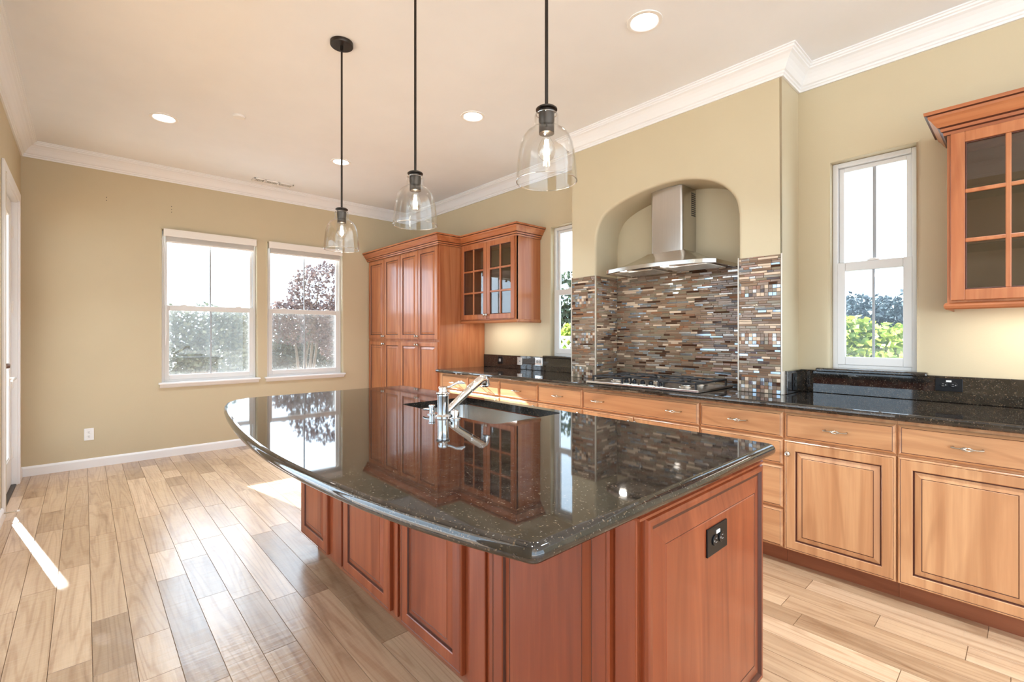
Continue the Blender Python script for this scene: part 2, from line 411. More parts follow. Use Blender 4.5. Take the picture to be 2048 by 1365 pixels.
# ------------------------------------------------------------------ the room shell
XL, XR, YF, ZC = -.425, 3.56, 6.155, 3.05
YB = -3.6
def wall_with_holes(name, F, u0, u1, w0, w1, holes, thick, mat, extra=None):
    """wall plane with rectangular openings incl. reveals; F(u,w,d): d>0 into room"""
    us = sorted({u0, u1, *[h[0] for h in holes], *[h[1] for h in holes]}); ws = sorted({w0, w1, *[h[2] for h in holes], *[h[3] for h in holes]})
    mb = MB()
    def solid(i, j):
        if i < 0 or j < 0 or i >= len(us)-1 or j >= len(ws)-1: return False
        cu, cw = (us[i]+us[i+1])/2, (ws[j]+ws[j+1])/2
        return not any(h[0] < cu < h[1] and h[2] < cw < h[3] for h in holes)
    for i in range(len(us)-1):
        for j in range(len(ws)-1):
            if not solid(i, j): continue
            a, b, c, d = us[i], us[i+1], ws[j], ws[j+1]
            mb.add([F(a,c,0),F(b,c,0),F(b,d,0),F(a,d,0)], [(0,1,2,3)])
            mb.add([F(a,c,-thick),F(b,c,-thick),F(b,d,-thick),F(a,d,-thick)], [(3,2,1,0)])
            if not solid(i-1, j): mb.add([F(a,c,0),F(a,d,0),F(a,d,-thick),F(a,c,-thick)], [(0,1,2,3)])
            if not solid(i+1, j): mb.add([F(b,c,0),F(b,d,0),F(b,d,-thick),F(b,c,-thick)], [(0,1,2,3)])
            if not solid(i, j-1): mb.add([F(a,c,0),F(b,c,0),F(b,c,-thick),F(a,c,-thick)], [(0,1,2,3)])
            if not solid(i, j+1): mb.add([F(a,d,0),F(b,d,0),F(b,d,-thick),F(a,d,-thick)], [(0,1,2,3)])
    if extra: extra(mb)
    bm = bmesh.new()
    vs = [bm.verts.new(p) for p in mb.v]
    for f in mb.f: bm.faces.new([vs[i] for i in f])
    bmesh.ops.remove_doubles(bm, verts=bm.verts[:], dist=1e-5)
    # bullnose drywall corners around the openings (room side)
    be = []
    for e in bm.edges:
        if len(e.link_faces) == 2 and abs(e.calc_face_angle(0)-PI/2) < .1:
            m = (e.verts[0].co+e.verts[1].co)/2
            for h in holes:
                for q in (0, ):
                    pts = [F(h[0],h[2],0), F(h[1],h[2],0), F(h[1],h[3],0), F(h[0],h[3],0)]
                    for k in range(4):
                        A, B = Vector(pts[k]), Vector(pts[(k+1) % 4])
                        if all(((v.co-A).cross(B-A)).length < 1e-4 for v in e.verts) and (m-A).dot(B-A) > 0 and (m-B).dot(A-B) > 0: be.append(e)
    be = list(set(be))
    if be: bmesh.ops.bevel(bm, geom=be, offset=.018, segments=4, profile=.5, affect='EDGES')
    out = MB(); out.addbm(bm, 0)
    return struct(out.build(name, [mat, M['slot']])), out

# floor: individual planks with chamfered edges
def make_floor():
    vs, fs, tone = [], [], []
    w = .128; x = .025-w*34; ch = .0014; rnd = random.Random(3)
    while x < 3.7:
        y = YB-rnd.random()*1.0
        while y < 6.3:
            L = rnd.choice((.30, .45, .55, .7, .85, 1.0, 1.15))*rnd.uniform(.9, 1.1)
            y1 = min(y+L, 6.3); t = (rnd.random(), rnd.random(), rnd.random(), 1)
            b = len(vs)
            for (xx, yy, z) in ((x,y,-.003),(x+w,y,-.003),(x+w,y1,-.003),(x,y1,-.003)): vs.append((xx,yy,z))
            for (xx, yy) in ((x+ch,y+ch),(x+w-ch,y+ch),(x+w-ch,y1-ch),(x+ch,y1-ch)): vs.append((xx,yy,0))
            fs += [(b+4,b+5,b+6,b+7),(b,b+1,b+5,b+4),(b+1,b+2,b+6,b+5),(b+2,b+3,b+7,b+6),(b+3,b,b+4,b+7)]
            tone += [t]+[(t[0]*.1, t[1], t[2], 1)]*4
            y = y1
        x += w
    me = bpy.data.meshes.new('floor'); me.from_pydata(vs, [], fs)
    ca = me.color_attributes.new('tone', 'FLOAT_COLOR', 'CORNER')
    for p in me.polygons:
        for li in p.loop_indices: ca.data[li].color = tone[p.index]
    me.materials.append(M['floor'])
    o = bpy.data.objects.new('floor', me); COL.objects.link(o); struct(o)
    mb = MB().box(-4.4, 3.7, YB-.1, 6.3, -.12, -.004); s = mb.build('subfloor', M['grout']); struct(s)
make_floor()
struct(MB().box(-2.4, 3.75, YB-.1, 6.35, ZC, ZC+.15).build('ceiling', M['ceil']))

W1 = (.605, 1.515, .785, 2.405); W2 = (1.625, 2.545, .785, 2.405)
def holes_marks(mb):
    for (x, zs) in ((.165, (2.655, 2.625)), (.69, (2.66, 2.63, 2.60)), (2.93, (2.33, 2.31))):
        for z in zs:
            n = 8; r = .004
            mb.add([(x+r*math.cos(2*PI*i/n), YF-.0006, z+r*math.sin(2*PI*i/n)) for i in range(n)], [list(range(n))], 1)
far, _ = wall_with_holes('wall_far', fY(YF), XL-.2, XR+.15, 0, ZC, [W1, W2], .14, M['wall'])
mk = MB(); holes_marks(mk)
o = mk.build('screw_hole', M['slot'], far); o['label'] = 'small dark screw holes left in the paint'
W3 = (.440, .868, 1.075, 2.40); W4 = (2.885, 3.325, 1.075, 2.40)
NY0, NY1 = 1.31, 2.505          # cooking niche
wall_with_holes('wall_right', fX(XR), YB, YF+.14, 0, ZC, [W3, W4], .14, M['wall'])
DY0, DY1 = 4.87, 5.885
wall_with_holes('wall_left', lambda u, w, d: (XL+d, u, w), -.2, YF+.14, 0, ZC, [(DY0, DY1, -.01, 2.45), (.9, 3.7, -.01, 2.45)], .14, M['wall'])  # second opening is out of view, added for daylight on the island

# range breast with arched niche
XB, BY0, BY1 = 3.243, 1.05, 2.765
def niche_outline():
    pts = [(NY1, .9168), (2.503, 2.05), (2.492, 2.15), (2.47, 2.22), (2.42, 2.292), (2.34, 2.34), (2.24, 2.376), (2.12, 2.405), (2.0, 2.424), (1.88, 2.434), (1.76, 2.432), (1.64, 2.413), (1.53, 2.380), (1.44, 2.330), (1.37, 2.262), (1.33, 2.19), (1.314, 2.10), (NY0, .9168)]
    return pts
def make_breast():
    bm = bmesh.new(); out = niche_outline()
    # refine by Catmull-Rom between interior points
    P = [Vector(p) for p in out]; fine = [P[0]]
    for i in range(1, len(P)-2):
        for k in range(4):
            t = k/4; a, b, c, d = P[i-1] if i > 1 else P[i]*2-P[i+1], P[i], P[i+1], P[i+2] if i < len(P)-3 else P[i+1]*2-P[i]
            fine.append(.5*((2*b)+(-a+c)*t+(2*a-5*b+4*c-d)*t*t+(-a+3*b-3*c+d)*t**3))
    fine += [P[-2], P[-1]]
    top = ZC; z0 = .9168
    # front face as strips: between niche outline and outer frame, rounded edge in three steps
    steps = [(.0, .0), (.006, .0015), (.012, .006), (.018, .018)]   # (inset out of opening, depth)
    n = len(fine); cen = Vector((1.9, 1.6))
    nor = []
    for i in range(n):
        d = fine[min(i+1, n-1)]-fine[max(i-1, 0)]; nn = Vector((d.y, -d.x)).normalized()
        if nn.dot(fine[i]-cen) < 0: nn = -nn
        if i in (0, n-1): nn.y = 0; nn.normalize()
        nor.append(nn)
    lo = []
    for k, (a, b) in enumerate(((.022, 0), (.015, .0012), (.008, .005), (.003, .011), (0, .022))):
        lo.append([bm.verts.new((XB+b, fine[i].x+nor[i].x*a, fine[i].y+nor[i].y*a)) for i in range(n)])
    back = [bm.verts.new((XR-.001, p.x, p.y)) for p in fine]; lo.append(back)
    for k in range(len(lo)-1):
        for i in range(n-1):
            f = bm.faces.new((lo[k][i], lo[k][i+1], lo[k+1][i+1], lo[k+1][i])); f.smooth = True
    # outer boundary matched to the outline
    outer = []
    for i in range(n):
        y, z = lo[0][i].co.y, lo[0][i].co.z
        if i == 0: q = (BY1, z0)
        elif i == n-1: q = (BY0, z0)
        elif z < 2.1: q = (BY1 if y > 1.9 else BY0, z)
        else:
            t = (2.50-y)/(2.50-1.31); q = (BY1+(BY0-BY1)*min(1, max(0, t)), top)
        outer.append(bm.verts.new((XB, q[0], q[1])))
    for i in range(n-1):
        bm.faces.new((outer[i], outer[i+1], lo[0][i+1], lo[0][i]))
    # corners of the outer frame
    iL = max(i for i in range(n) if outer[i].co.z < top-.01 and outer[i].co.y > 1.9)
    cL = bm.verts.new((XB, BY1, top))
    if (outer[iL+1].co-cL.co).length > 1e-4: bm.faces.new((outer[iL], cL, outer[iL+1]))
    iR = min(i for i in range(n) if outer[i].co.z < top-.01 and outer[i].co.y < 1.9)
    cR = bm.verts.new((XB, BY0, top))
    if (outer[iR-1].co-cR.co).length > 1e-4: bm.faces.new((outer[iR-1], cR, outer[iR]))
    # returns to the wall
    for y in (BY0, BY1):
        s = 1 if y == BY0 else -1; r = .014
        q = [(XB, y), (XB, y)]
        vs = [bm.verts.new(p) for p in ((XB, y, z0), (XR, y, z0), (XR, y, top), (XB, y, top))]
        bm.faces.new(vs)
    # niche back wall
    vs = [bm.verts.new((XR-.002, p.x, p.y)) for p in fine]; bm.faces.new(vs)
    bmesh.ops.remove_doubles(bm, verts=bm.verts[:], dist=1e-4)
    # rounded vertical corners
    es = [e for e in bm.edges if len(e.link_faces) == 2 and abs(e.verts[0].co.x-XB) < 1e-4 and abs(e.verts[1].co.x-XB) < 1e-4 and abs(e.verts[0].co.y-e.verts[1].co.y) < 1e-5 and (abs(e.verts[0].co.y-BY0) < 1e-4 or abs(e.verts[0].co.y-BY1) < 1e-4)]
    if es: bmesh.ops.bevel(bm, geom=es, offset=.014, segments=3, profile=.5, affect='EDGES')
    bmesh.ops.recalc_face_normals(bm, faces=bm.faces[:])
    me = bpy.data.meshes.new('wall_range'); bm.to_mesh(me); bm.free(); me.materials.append(M['wall'])
    o = bpy.data.objects.new('wall_range', me); COL.objects.link(o); struct(o)
    me.set_sharp_from_angle(angle=math.radians(30))
    for p in me.polygons:
        if abs(p.normal.x) > .9995: p.use_smooth = False
make_breast()

# crown moulding
CROWN = [(0,2.914),(.012,2.914),(.014,2.926),(.020,2.930),(.021,2.941),(.030,2.946),(.036,2.956),(.046,2.974),(.060,2.994),(.076,3.010),(.090,3.018),(.091,3.026),(.099,3.030),(.101,3.040),(.109,3.042),(.109,3.052),(0,3.052)]
cpath = [(XL,-.2),(XL,YF),(XR,YF),(XR,BY1),(XB,BY1),(XB,BY0),(XR,BY0),(XR,YB)]
struct(sweep(MB(), cpath, CROWN, 0, 1).build('trim_1', M['trim']))
struct(sweep(MB(), cpath, CROWN, 1, 2).build('trim_2', M['trim']))
struct(sweep(MB(), cpath, CROWN, 2, 7).build('trim_3', M['trim']))
BASE = [(0,0),(.014,0),(.014,.072),(.010,.082),(.006,.088),(0,.09)]
struct(sweep(MB(), [(XL,DY1+.09),(XL,YF),(2.92,YF)], BASE, 1, 2).build('baseboard_far', M['trim']))
struct(sweep(MB(), [(XL,3.72),(XL,DY0-.075)], BASE).build('baseboard_left', M['trim']))
struct(sweep(MB(), [(XL,DY1+.078),(XL,YF),(2.92,YF)], BASE, 0, 1).build('baseboard_left', M['trim']))

# ------------------------------------------------------------------ windows
def window(name, F, u0, u1, w0, w1, zr, depth, blindtop=0, sill='stool', mirror=False, screen=True):
    """single hung window, u0..u1/w0..w1 opening, zr = top of meeting rail, F with d into the room"""
    fr = MB(); t = .030; D = -depth
    def bx(mb, a, b, c, d, e, f, ch=.003, mi=0):
        p, q = F(a, c, e), F(b, d, f); mb.cbox(p[0], q[0], p[1], q[1], p[2], q[2], ch, mi)
    # outer frame
    e = .0012
    for (a, b, c, d) in ((u0+e,u0+t,w0+e,w1-e),(u1-t,u1-e,w0+e,w1-e),(u0+t,u1-t,w1-t,w1-e),(u0+t,u1-t,w0+e,w0+t)): bx(fr, a, b, c, d, D-.06, D)
    root = struct(fr.build(name, M['vinyl']))
    up = MB(); g = .028
    a0, a1, b0, b1 = u0+t, u1-t, zr-.03, w1-t
    for (a, b, c, d) in ((a0+e,a0+g,b0,b1-e),(a1-g,a1-e,b0,b1-e),(a0+g,a1-g,b1-g,b1-e),(a0+g,a1-g,b0,b0+.03)): bx(up, a, b, c, d, D-.05, D-.028)
    o = up.build('upper_sash', M['vinyl'], root)
    gm = MB(); m = (u0+u1)/2; bx(gm, m-.009, m+.009, b0+.02, b1-.02, D-.043, D-.035, .002); gm.build('grille_bar', M['muntin'], o)
    gl = MB(); bx(gl, a0+.01, a1-.01, b0+.01, b1-.01, D-.041, D-.037, .0005); gl.build('glass_pane', M['glass'], o)
    lo = MB(); h = .052
    c0, c1 = w0+t-.006, zr
    for (a, b, c, d) in ((a0-.003,a0+h-.012,c0,c1),(a1-h+.012,a1+.003,c0,c1),(a0+h-.012,a1-h+.012,c1-.056,c1),(a0+h-.012,a1-h+.012,c0,c0+.052)): bx(lo, a, b, c, d, D-.028, D+.004, .004)
    o = lo.build('lower_sash', M['vinyl'], root)
    gm = MB(); bx(gm, m-.007, m+.007, c0+.04, c1-.045, D-.018, D-.010, .002); gm.build('grille_bar', M['muntin'], o)
    gl = MB(); bx(gl, a0+.03, a1-.03, c0+.035, c1-.035, D-.016, D-.012, .0005); gl.build('glass_pane', M['glass'], o)
    n = 2 if u1-u0 > .6 else 1
    for k in range(n):
        uu = u0+(u1-u0)*((k+.5)/n if n == 1 else (.22 if k == 0 else .8))
        l = MB(); bx(l, uu-.03, uu+.03, zr, zr+.008, D-.02, D+.006, .002); bx(l, uu-.012, uu+.02, zr+.008, zr+.015, D-.016, D+.0, .002)
        l.build('sash_lock', M['whitepl'], o)
    if screen:
        s = MB(); p = [F(a0, c0, D-.055), F(a1, c0, D-.055), F(a1, zr, D-.055), F(a0, zr, D-.055)]; s.add(p, [(0,1,2,3)])
        s.build('insect_screen', M['screen'], root)
    if sill == 'stool':
        s = MB()
        a, b = u0-.028, u1+.030
        bx(s, a, b, w0-.018, w0+.003, -depth, .045, .006)
        P = [(.0,w0-.018),(.034,w0-.018),(.028,w0-.028),(.022,w0-.040),(.012,w0-.052),(0,w0-.056)]
        r = [[F(a+.012+.0*o, z, o) for o, z in P], [F(b-.012, z, o) for o, z in P]]
        s.rings(r); s.build('window_sill', M['trim'], root)
    else:
        s = MB(); bx(s, u0-.05, u1+.07 if not mirror else u1+.05, w0-.022, w0+.003, -depth, .052, .008)
        s.build('window_sill', M['granite'], root)
    return root
window('window_1', fY(YF), *W1, 1.61, .055)
window('window_2', fY(YF), *W2, 1.61, .055)
window('window_3', fX(XR), *W3, 1.755, .055, sill='granite', screen=False)
window('window_4', fX(XR), *W4, 1.755, .055, sill='granite', screen=False)

def blind(x0, x1, label, side):
    r = thing('window_blind', ((x0+x1)/2, YF-.02, 2.27), label, 'blind', 'raised blinds of the far windows')
    m = MB(); m.cbox(x0, x1, YF-.034, YF-.026, 2.335, 2.412, .003); m.cbox(x0, x0+.008, YF-.03, YF+.02, 2.335, 2.412, .002); m.cbox(x1-.008, x1, YF-.03, YF+.02, 2.335, 2.412, .002)
    m.cbox(x0-.002, x1+.002, YF-.038, YF-.024, 2.402, 2.414, .003)
    m.build('valance', M['blind'], r)
    m = MB().cbox(x0+.02, x1-.02, YF-.016, YF+.030, 2.345, 2.395, .002); m.build('head_rail', M['blind'], r)
    m = MB()
    for k in range(9): m.cbox(x0+.022, x1-.022, YF-.018, YF+.028, 2.293+k*.0055, 2.296+k*.0055, .001)
    m.cbox(x0+.022, x1-.022, YF-.018, YF+.028, 2.276, 2.290, .003)
    m.build('slat_stack', M['blind'], r)
    xs = x0-.004 if side < 0 else x1-.012
    m = MB()
    if side < 0:
        m.tube([(xs, YF-.03, 2.35), (xs-.012, YF-.032, 2.30), (xs+.012, YF-.03, 2.1), (xs+.02, YF-.03, 1.18)], .0022, 6)
        m.tube([(xs+.006, YF-.03, 2.33), (xs+.030, YF-.03, 2.1), (xs+.026, YF-.03, 1.3), (xs+.020, YF-.03, 1.18)], .0022, 6)
    else:
        m.tube([(xs, YF-.028, 2.33), (xs+.008, YF-.028, 2.1), (xs+.006, YF-.028, 1.80)], .0022, 6)
        m.lathe([(.0, 1.76), (.006, 1.765), (.006, 1.79), (.003, 1.805)], (xs+.006, YF-.028, 0), 10)
    m.build('lift_cord', M['whitepl'], r)
blind(.620, 1.503, 'cream blind raised atop the left far window, long cord loop at its left', -1)
blind(1.640, 2.532, 'cream blind raised atop the right far window, short cord at its right', 1)

# ------------------------------------------------------------------ patio door in the left wall
def make_door():
    xd = -.46
    m = MB(); d0, d1 = DY0+.022, DY1-.022
    m.cbox(xd-.045, xd, d0, d0+.10, .012, 2.425, .003); m.cbox(xd-.045, xd, d1-.085, d1, .012, 2.425, .003)
    m.cbox(xd-.045, xd, d0+.10, d1-.085, 2.31, 2.425, .003); m.cbox(xd-.045, xd, d0+.10, d1-.085, .012, .25, .003)
    r = struct(m.build('door_1', M['trim']))
    MB().box(xd-.026, xd-.022, d0+.09, d1-.075, .24, 2.32).build('glass_pane', M['glass'], r)
    b = MB(); t = .012
    for (a, c, e, f) in ((d0+.10,d0+.10+t,.25,2.31),(d1-.085-t,d1-.085,.25,2.31),(d0+.1+t,d1-.085-t,.25,.25+t),(d0+.1+t,d1-.085-t,2.31-t,2.31)): b.cbox(xd-.034, xd-.006, a, c, e, f, .003)
    b.build('glazing_bead', M['trim'], r)
    h = MB(); yh = 5.62; h.tube([(xd, yh, .935), (xd+.045, yh, .935)], .010, 10); h.tube([(xd+.04, yh+.01, .935), (xd+.042, yh-.02, .935), (xd+.04, yh-.24, .930)], [.010, .010, .008], 10)
    h.cbox(xd-.001, xd+.008, yh-.022, yh+.022, .87, 1.0, .003)
    h.build('door_handle', M['whitepl'], r)
    k = MB(); k.lathe([(.0, .028), (.016, .026), (.020, .016), (.020, 0)], (xd, 5.44, 1.045), 16, axis='X'); k.build('deadbolt', M['brownpl'], r)
    for z in (2.17, 1.53, .885, .285):
        g = MB(); g.tube([(xd+.006, d1+.004, z-.05), (xd+.006, d1+.004, z+.05)], .007, 8); g.cbox(xd-.001, xd+.003, d1-.03, d1, z-.05, z+.05, .001); g.cbox(xd, xd+.035, DY1-.0035, DY1-.001, z-.05, z+.05, .001)
        g.build('hinge', M['whitepl'], r)
    # frame, casing and threshold
    f = MB()
    f.cbox(XL-.13, XL+.002, DY0, DY0+.02, 0, 2.45, .002); f.cbox(XL-.13, XL+.002, DY1-.02, DY1, 0, 2.45, .002); f.cbox(XL-.13, XL+.002, DY0+.02, DY1-.02, 2.43, 2.45, .002)
    cw = .072
    for (a, b_, c, d) in ((DY1-.006,DY1+cw,0,2.45+cw),(DY0-cw,DY0+.006,0,2.45+cw),(DY0+.006,DY1-.006,2.444,2.45+cw)):
        f.cbox(XL, XL+.016, a, b_, c, d, .004); 
    struct(f.build('trim_4', M['trim']))
    s = MB().cbox(XL-.12, XL-.005, DY0+.02, DY1-.02, 0, .010, .003); struct(s.build('trim_5', M['bronze']))
make_door()
def fill_slider():  # unseen glazed opening added to bring daylight onto the island side
    m = MB(); xd = XL-.07
    for (a, b, c, d) in ((.9,.98,0,2.45),(3.62,3.7,0,2.45),(.98,3.62,2.37,2.45),(.98,3.62,0.0,.10),(2.26,2.34,.10,2.37)): m.cbox(xd-.03, xd+.02, a+.001, b-.001, c+.002, d-.002, .003)
    r = struct(m.build('door_2', M['trim']))
    for (a, b) in ((.97, 2.27), (2.33, 3.63)): MB().box(xd-.007, xd-.003, a, b, .09, 2.38).build('glass_pane', M['glass'], r)
fill_slider()
sun_pier = struct(MB().cbox(-1.75, -.93, YF+.0, YF+.4, -.15, ZC, .01).build('wall_patio', M['wall']))  # unseen wall piece added to keep sun out of the second side opening
r = MB(); r.tube([(XL+.014, 4.775, .055), (XL+.02, 4.775, .055), (XL+.075, 4.79, .052)], .0045, 8, 0); 
stop = thing('door_stop', (XL+.014, 4.775, 0.045), 'thin metal door stop with white tip sticking out of the baseboard beside the patio door', 'door stop')
r.build('rod', M['nickel'], stop); MB().lathe([(.0, .018), (.008, .014), (.008, .002), (.004, 0)], (XL+.075, 4.79, .052), 12, axis='X').build('tip', M['whitepl'], stop)

# ------------------------------------------------------------------ hardware
def knob(F, u, w, parent):
    m = MB(); c = F(u, w, 0)
    def at(du, dw, d): return F(u+du, w+dw, d)
    n = 10; pr = [(.005,.0),(.005,.008),(.004,.010),(.011,.013),(.0145,.019),(.0140,.025),(.010,.030),(.004,.0325)]
    rings = []
    for r_, d in pr:
        rings.append([at(r_*(1+(.12 if (i % 2 and r_ > .006) else 0))*math.cos(2*PI*i/16+d*40), r_*(1+(.12 if (i % 2 and r_ > .006) else 0))*math.sin(2*PI*i/16+d*40), d) for i in range(16)])
    m.rings(rings, smooth=True); return m.build('knob', M['nickel'], parent)
def pull(F, u, w, parent, d0=.0):
    m = MB(); L = .048
    for s in (-1, 1): m.tube([F(u+s*L, w, d0-.001), F(u+s*L, w, d0+.022)], [.005, .0036], 8)
    for s in (-1, 1): m.tube([F(u+s*(L+.006), w+.001, d0+.024), F(u+s*L, w, d0+.0245), F(u+s*.034, w-.001, d0+.0265), F(u+s*.021, w-.001, d0+.0275)], [.003, .0048, .0034, .0042], 8)
    for k in range(4):
        pts = []
        for i in range(9):
            t = i/8; a = k*PI/2+t*2.2; rr = .0075*math.sin(PI*t)+.001
            pts.append(F(u-.022+.044*t, w-.001+rr*math.sin(a), d0+.0275+rr*math.cos(a)))
        m.tube(pts, .0022, 6)
    return m.build('pull_handle', M['nickel'], parent)

# ------------------------------------------------------------------ base cabinets
XF = 2.92                      # face frame plane; fronts stand 19 mm proud
FB = fX(XF)
def base_cabinet(y0, y1, label, fronts):
    """fronts: list of (kind, y0, y1, z0, z1, hardware list)"""
    r = thing('base_cabinet', (3.24, (y0+y1)/2, 0), label, 'cabinet', 'base cabinets along the range wall')
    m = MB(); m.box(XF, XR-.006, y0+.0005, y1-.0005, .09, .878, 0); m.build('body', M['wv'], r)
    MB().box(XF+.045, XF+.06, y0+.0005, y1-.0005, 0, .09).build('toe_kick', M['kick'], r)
    for kind, a, b, c, d, hw in fronts:
        m = MB()
        if kind == 'drawer':
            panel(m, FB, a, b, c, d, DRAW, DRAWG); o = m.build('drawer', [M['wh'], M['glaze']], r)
        else:
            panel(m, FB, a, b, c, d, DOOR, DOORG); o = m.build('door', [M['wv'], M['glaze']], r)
        for h in hw:
            if h[0] == 'pull': pull(FB, h[1], h[2], o, .0185)
            else: knob(lambda u, w, dd: FB(u, w, dd+.019), h[1], h[2], o)
    return r
g = .004
ZD0, ZD1, ZT = .095, .702, .858
def dr(a, b, hs): return ('drawer', a+g, b-g, .712, ZT, [('pull', h, .786) for h in hs])
def do(a, b, hu, hw=.668): return ('door', a+g, b-g, ZD0, ZD1, [('knob', hu, hw)] if hu is not None else [])
cols = [4.345, 3.865, 3.373, 2.869, 2.374, 1.419, .930, .433, -.060]
names = ['narrow base cabinet at the far end of the counter, touching the tall pantry', 'narrow base cabinet second from the tall pantry, one drawer over a door', 'narrow base cabinet third from the tall pantry, the last one the sun strikes', 'base cabinet just left of the wide cooktop cabinet, one short drawer']
for k in range(4):
    a, b = cols[k+1], cols[k]
    base_cabinet(a, b if k else 4.395, names[k], [dr(a, b, [(a+b)/2-.0]), do(a, b, a+.03)])
base_cabinet(cols[5], cols[4], 'widest base cabinet under the cooktop, one long drawer with two pulls', [dr(cols[5], cols[4], [2.211, 1.588]), do(cols[5], 1.907, 1.88), do(1.907, cols[4], 1.935)])
a, b = cols[6], cols[5]
base_cabinet(a, b, 'four drawer base cabinet right of the cooktop cabinet, partly behind the island corner',
  [dr(a, b, [(a+b)/2]), ('drawer', a+g, b-g, .560, .704, [('pull', (a+b)/2, .634)]), ('drawer', a+g, b-g, .318, .552, [('pull', (a+b)/2, .44)]), ('drawer', a+g, b-g, ZD0, .310, [('pull', (a+b)/2, .21)])])
a, b = cols[7], cols[6]
base_cabinet(a, b, 'base cabinet with one drawer over a door with a round knob at upper left', [dr(a, b, [(a+b)/2]), do(a, b, b-.026, .632)])
a, b = cols[8], cols[7]
base_cabinet(a, b, 'base cabinet at the right edge of the picture, drawer above a broad cropped door', [dr(a, b, [(a+b)/2]), do(a, b, None)])

# countertop with bullnose edge and backsplashes
def bull(z0, z1, n=6):
    r = (z1-z0)/2; zc = (z0+z1)/2
    return [(r-r*math.cos(PI*(i/n-.5)), zc+r*math.sin(PI*(i/n-.5))) for i in range(n+1)]
def slab_along_y(mb, x0, x1, y0, y1, z0, z1):
    pr = [(x1, z1)] + [(x0+d, z) for d, z in bull(z0, z1)][::-1] + [(x1, z0)]
    mb.rings([[(x, y, z) for x, z in pr] for y in (y0, y1)])
ct = thing('countertop', (3.2, 2.1, .88), 'long dark granite worktop along the range wall', 'worktop')
m = MB(); slab_along_y(m, 2.858, XR-.003, -.08, 4.394, .879, .916); m.build('slab', M['granite'], ct)
MB().cbox(XR-.024, XR-.002, BY1+.002, 4.394, .9165, 1.062, .003).build('backsplash', M['granite'], ct)
MB().cbox(XR-.024, XR-.002, -.08, BY0-.024, .9165, 1.062, .003).build('backsplash', M['granite'], ct)
MB().cbox(XB+.03, XR-.002, BY0-.024, BY0-.002, .9165, 1.062, .003).build('backsplash', M['granite'], ct)
MB().cbox(XB-.006, XB+.0295, BY0-.012, BY0-.002, .9165, 1.062, .002).build('edge_strip', M['schlu'], ct)

# ------------------------------------------------------------------ pantry
PF = fX(XF)
pan = thing('pantry_cabinet', (3.24, 5.27, 0), 'tall cherry pantry with eight raised panel doors in the far corner', 'cabinet')
m = MB(); m.box(XF, XR-.006, 4.401, 6.150, .09, 2.33); m.build('body', M['pv'], pan)
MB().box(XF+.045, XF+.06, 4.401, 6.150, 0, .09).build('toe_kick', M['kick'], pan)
pd = [6.128, 5.680, 5.258, 4.843, 4.425]
for k in range(4):
    a, b = pd[k+1]+.003, pd[k]-.003
    right = (k % 2 == 0)
    for (c, d, kz) in ((1.238, 2.290, 1.275), (.10, 1.212, 1.175)):
        m = MB(); panel(m, PF, a, b, c, d, DOOR, DOORG); o = m.build('door', [M['pv'], M['glaze']], pan)
        knob(lambda u, w, dd: PF(u, w, dd+.019), a+.022 if right else b-.022, kz, o)
CCR = [(0,2.292),(.012,2.292),(.014,2.306),(.022,2.312),(.024,2.326),(.034,2.332),(.044,2.346),(.056,2.366),(.066,2.376),(.068,2.388),(.080,2.392),(.082,2.408),(0,2.408)]
XU = 3.215
kpath = [(XF-.019+.0,6.150),(XF-.019,4.399),(XU,4.399),(XU,3.470),(XR-.004,3.470)]
kpath[2] = (XU, 4.399)
sweep(MB(), kpath, CCR, 0, 2, em=(0, 2, 4, 9)).build('crown_moulding', [M['ph'], M['glaze']], pan)
m = MB(); m.cbox(XF, XF+.25, 4.3985, 4.401, .916, 2.29, .001)

# ------------------------------------------------------------------ glass fronted wall cabinets
def glass_door(F, u0, u1, w0, w1, parent, knobside):
    m = MB(); s = .052; t = .019
    def bx(a, b, c, d, e=0, f=t, ch=.003, mi=0):
        p, q = F(a, c, e), F(b, d, f); m.cbox(p[0], q[0], p[1], q[1], p[2], q[2], ch, mi)
    bx(u0, u0+s, w0, w1); bx(u1-s, u1, w0, w1); bx(u0+s, u1-s, w1-s, w1); bx(u0+s, u1-s, w0, w0+s)
    iw0, iw1 = w0+s, w1-s; c = (u0+u1)/2
    # stepped inner moulding with dark glaze
    q = .006
    for (a, b, e, f) in ((u0+s,u0+s+q,iw0,iw1),(u1-s-q,u1-s,iw0,iw1),(u0+s,u1-s,iw0,iw0+q),(u0+s,u1-s,iw1-q,iw1)): bx(a, b, e, f, .002, .013, .002, 1)
    bx(c-.010, c+.010, iw0, iw1, .004, .017, .004)
    for k in (1, 2):
        z = iw0+(iw1-iw0)*k/3; bx(u0+s, u1-s, z-.010, z+.010, .004, .0165, .004)
    o = m.build('door', [M['pv'], M['glaze']], parent)
    gl = MB(); p, q2 = F(u0+s-.006, iw0-.006, .0015), F(u1-s+.006, iw1+.006, .0045); gl.box(p[0], q2[0], p[1], q2[1], p[2], q2[2]); gl.build('glass_pane', M['cabglass'], o)
    if knobside is not None: knob(lambda u, w, dd: F(u, w, dd+t), knobside, w0+.045, o)
    return o
RAILP = [(0,1.418),(.004,1.418),(.010,1.424),(.013,1.436),(.010,1.446),(.004,1.452),(0,1.452)]
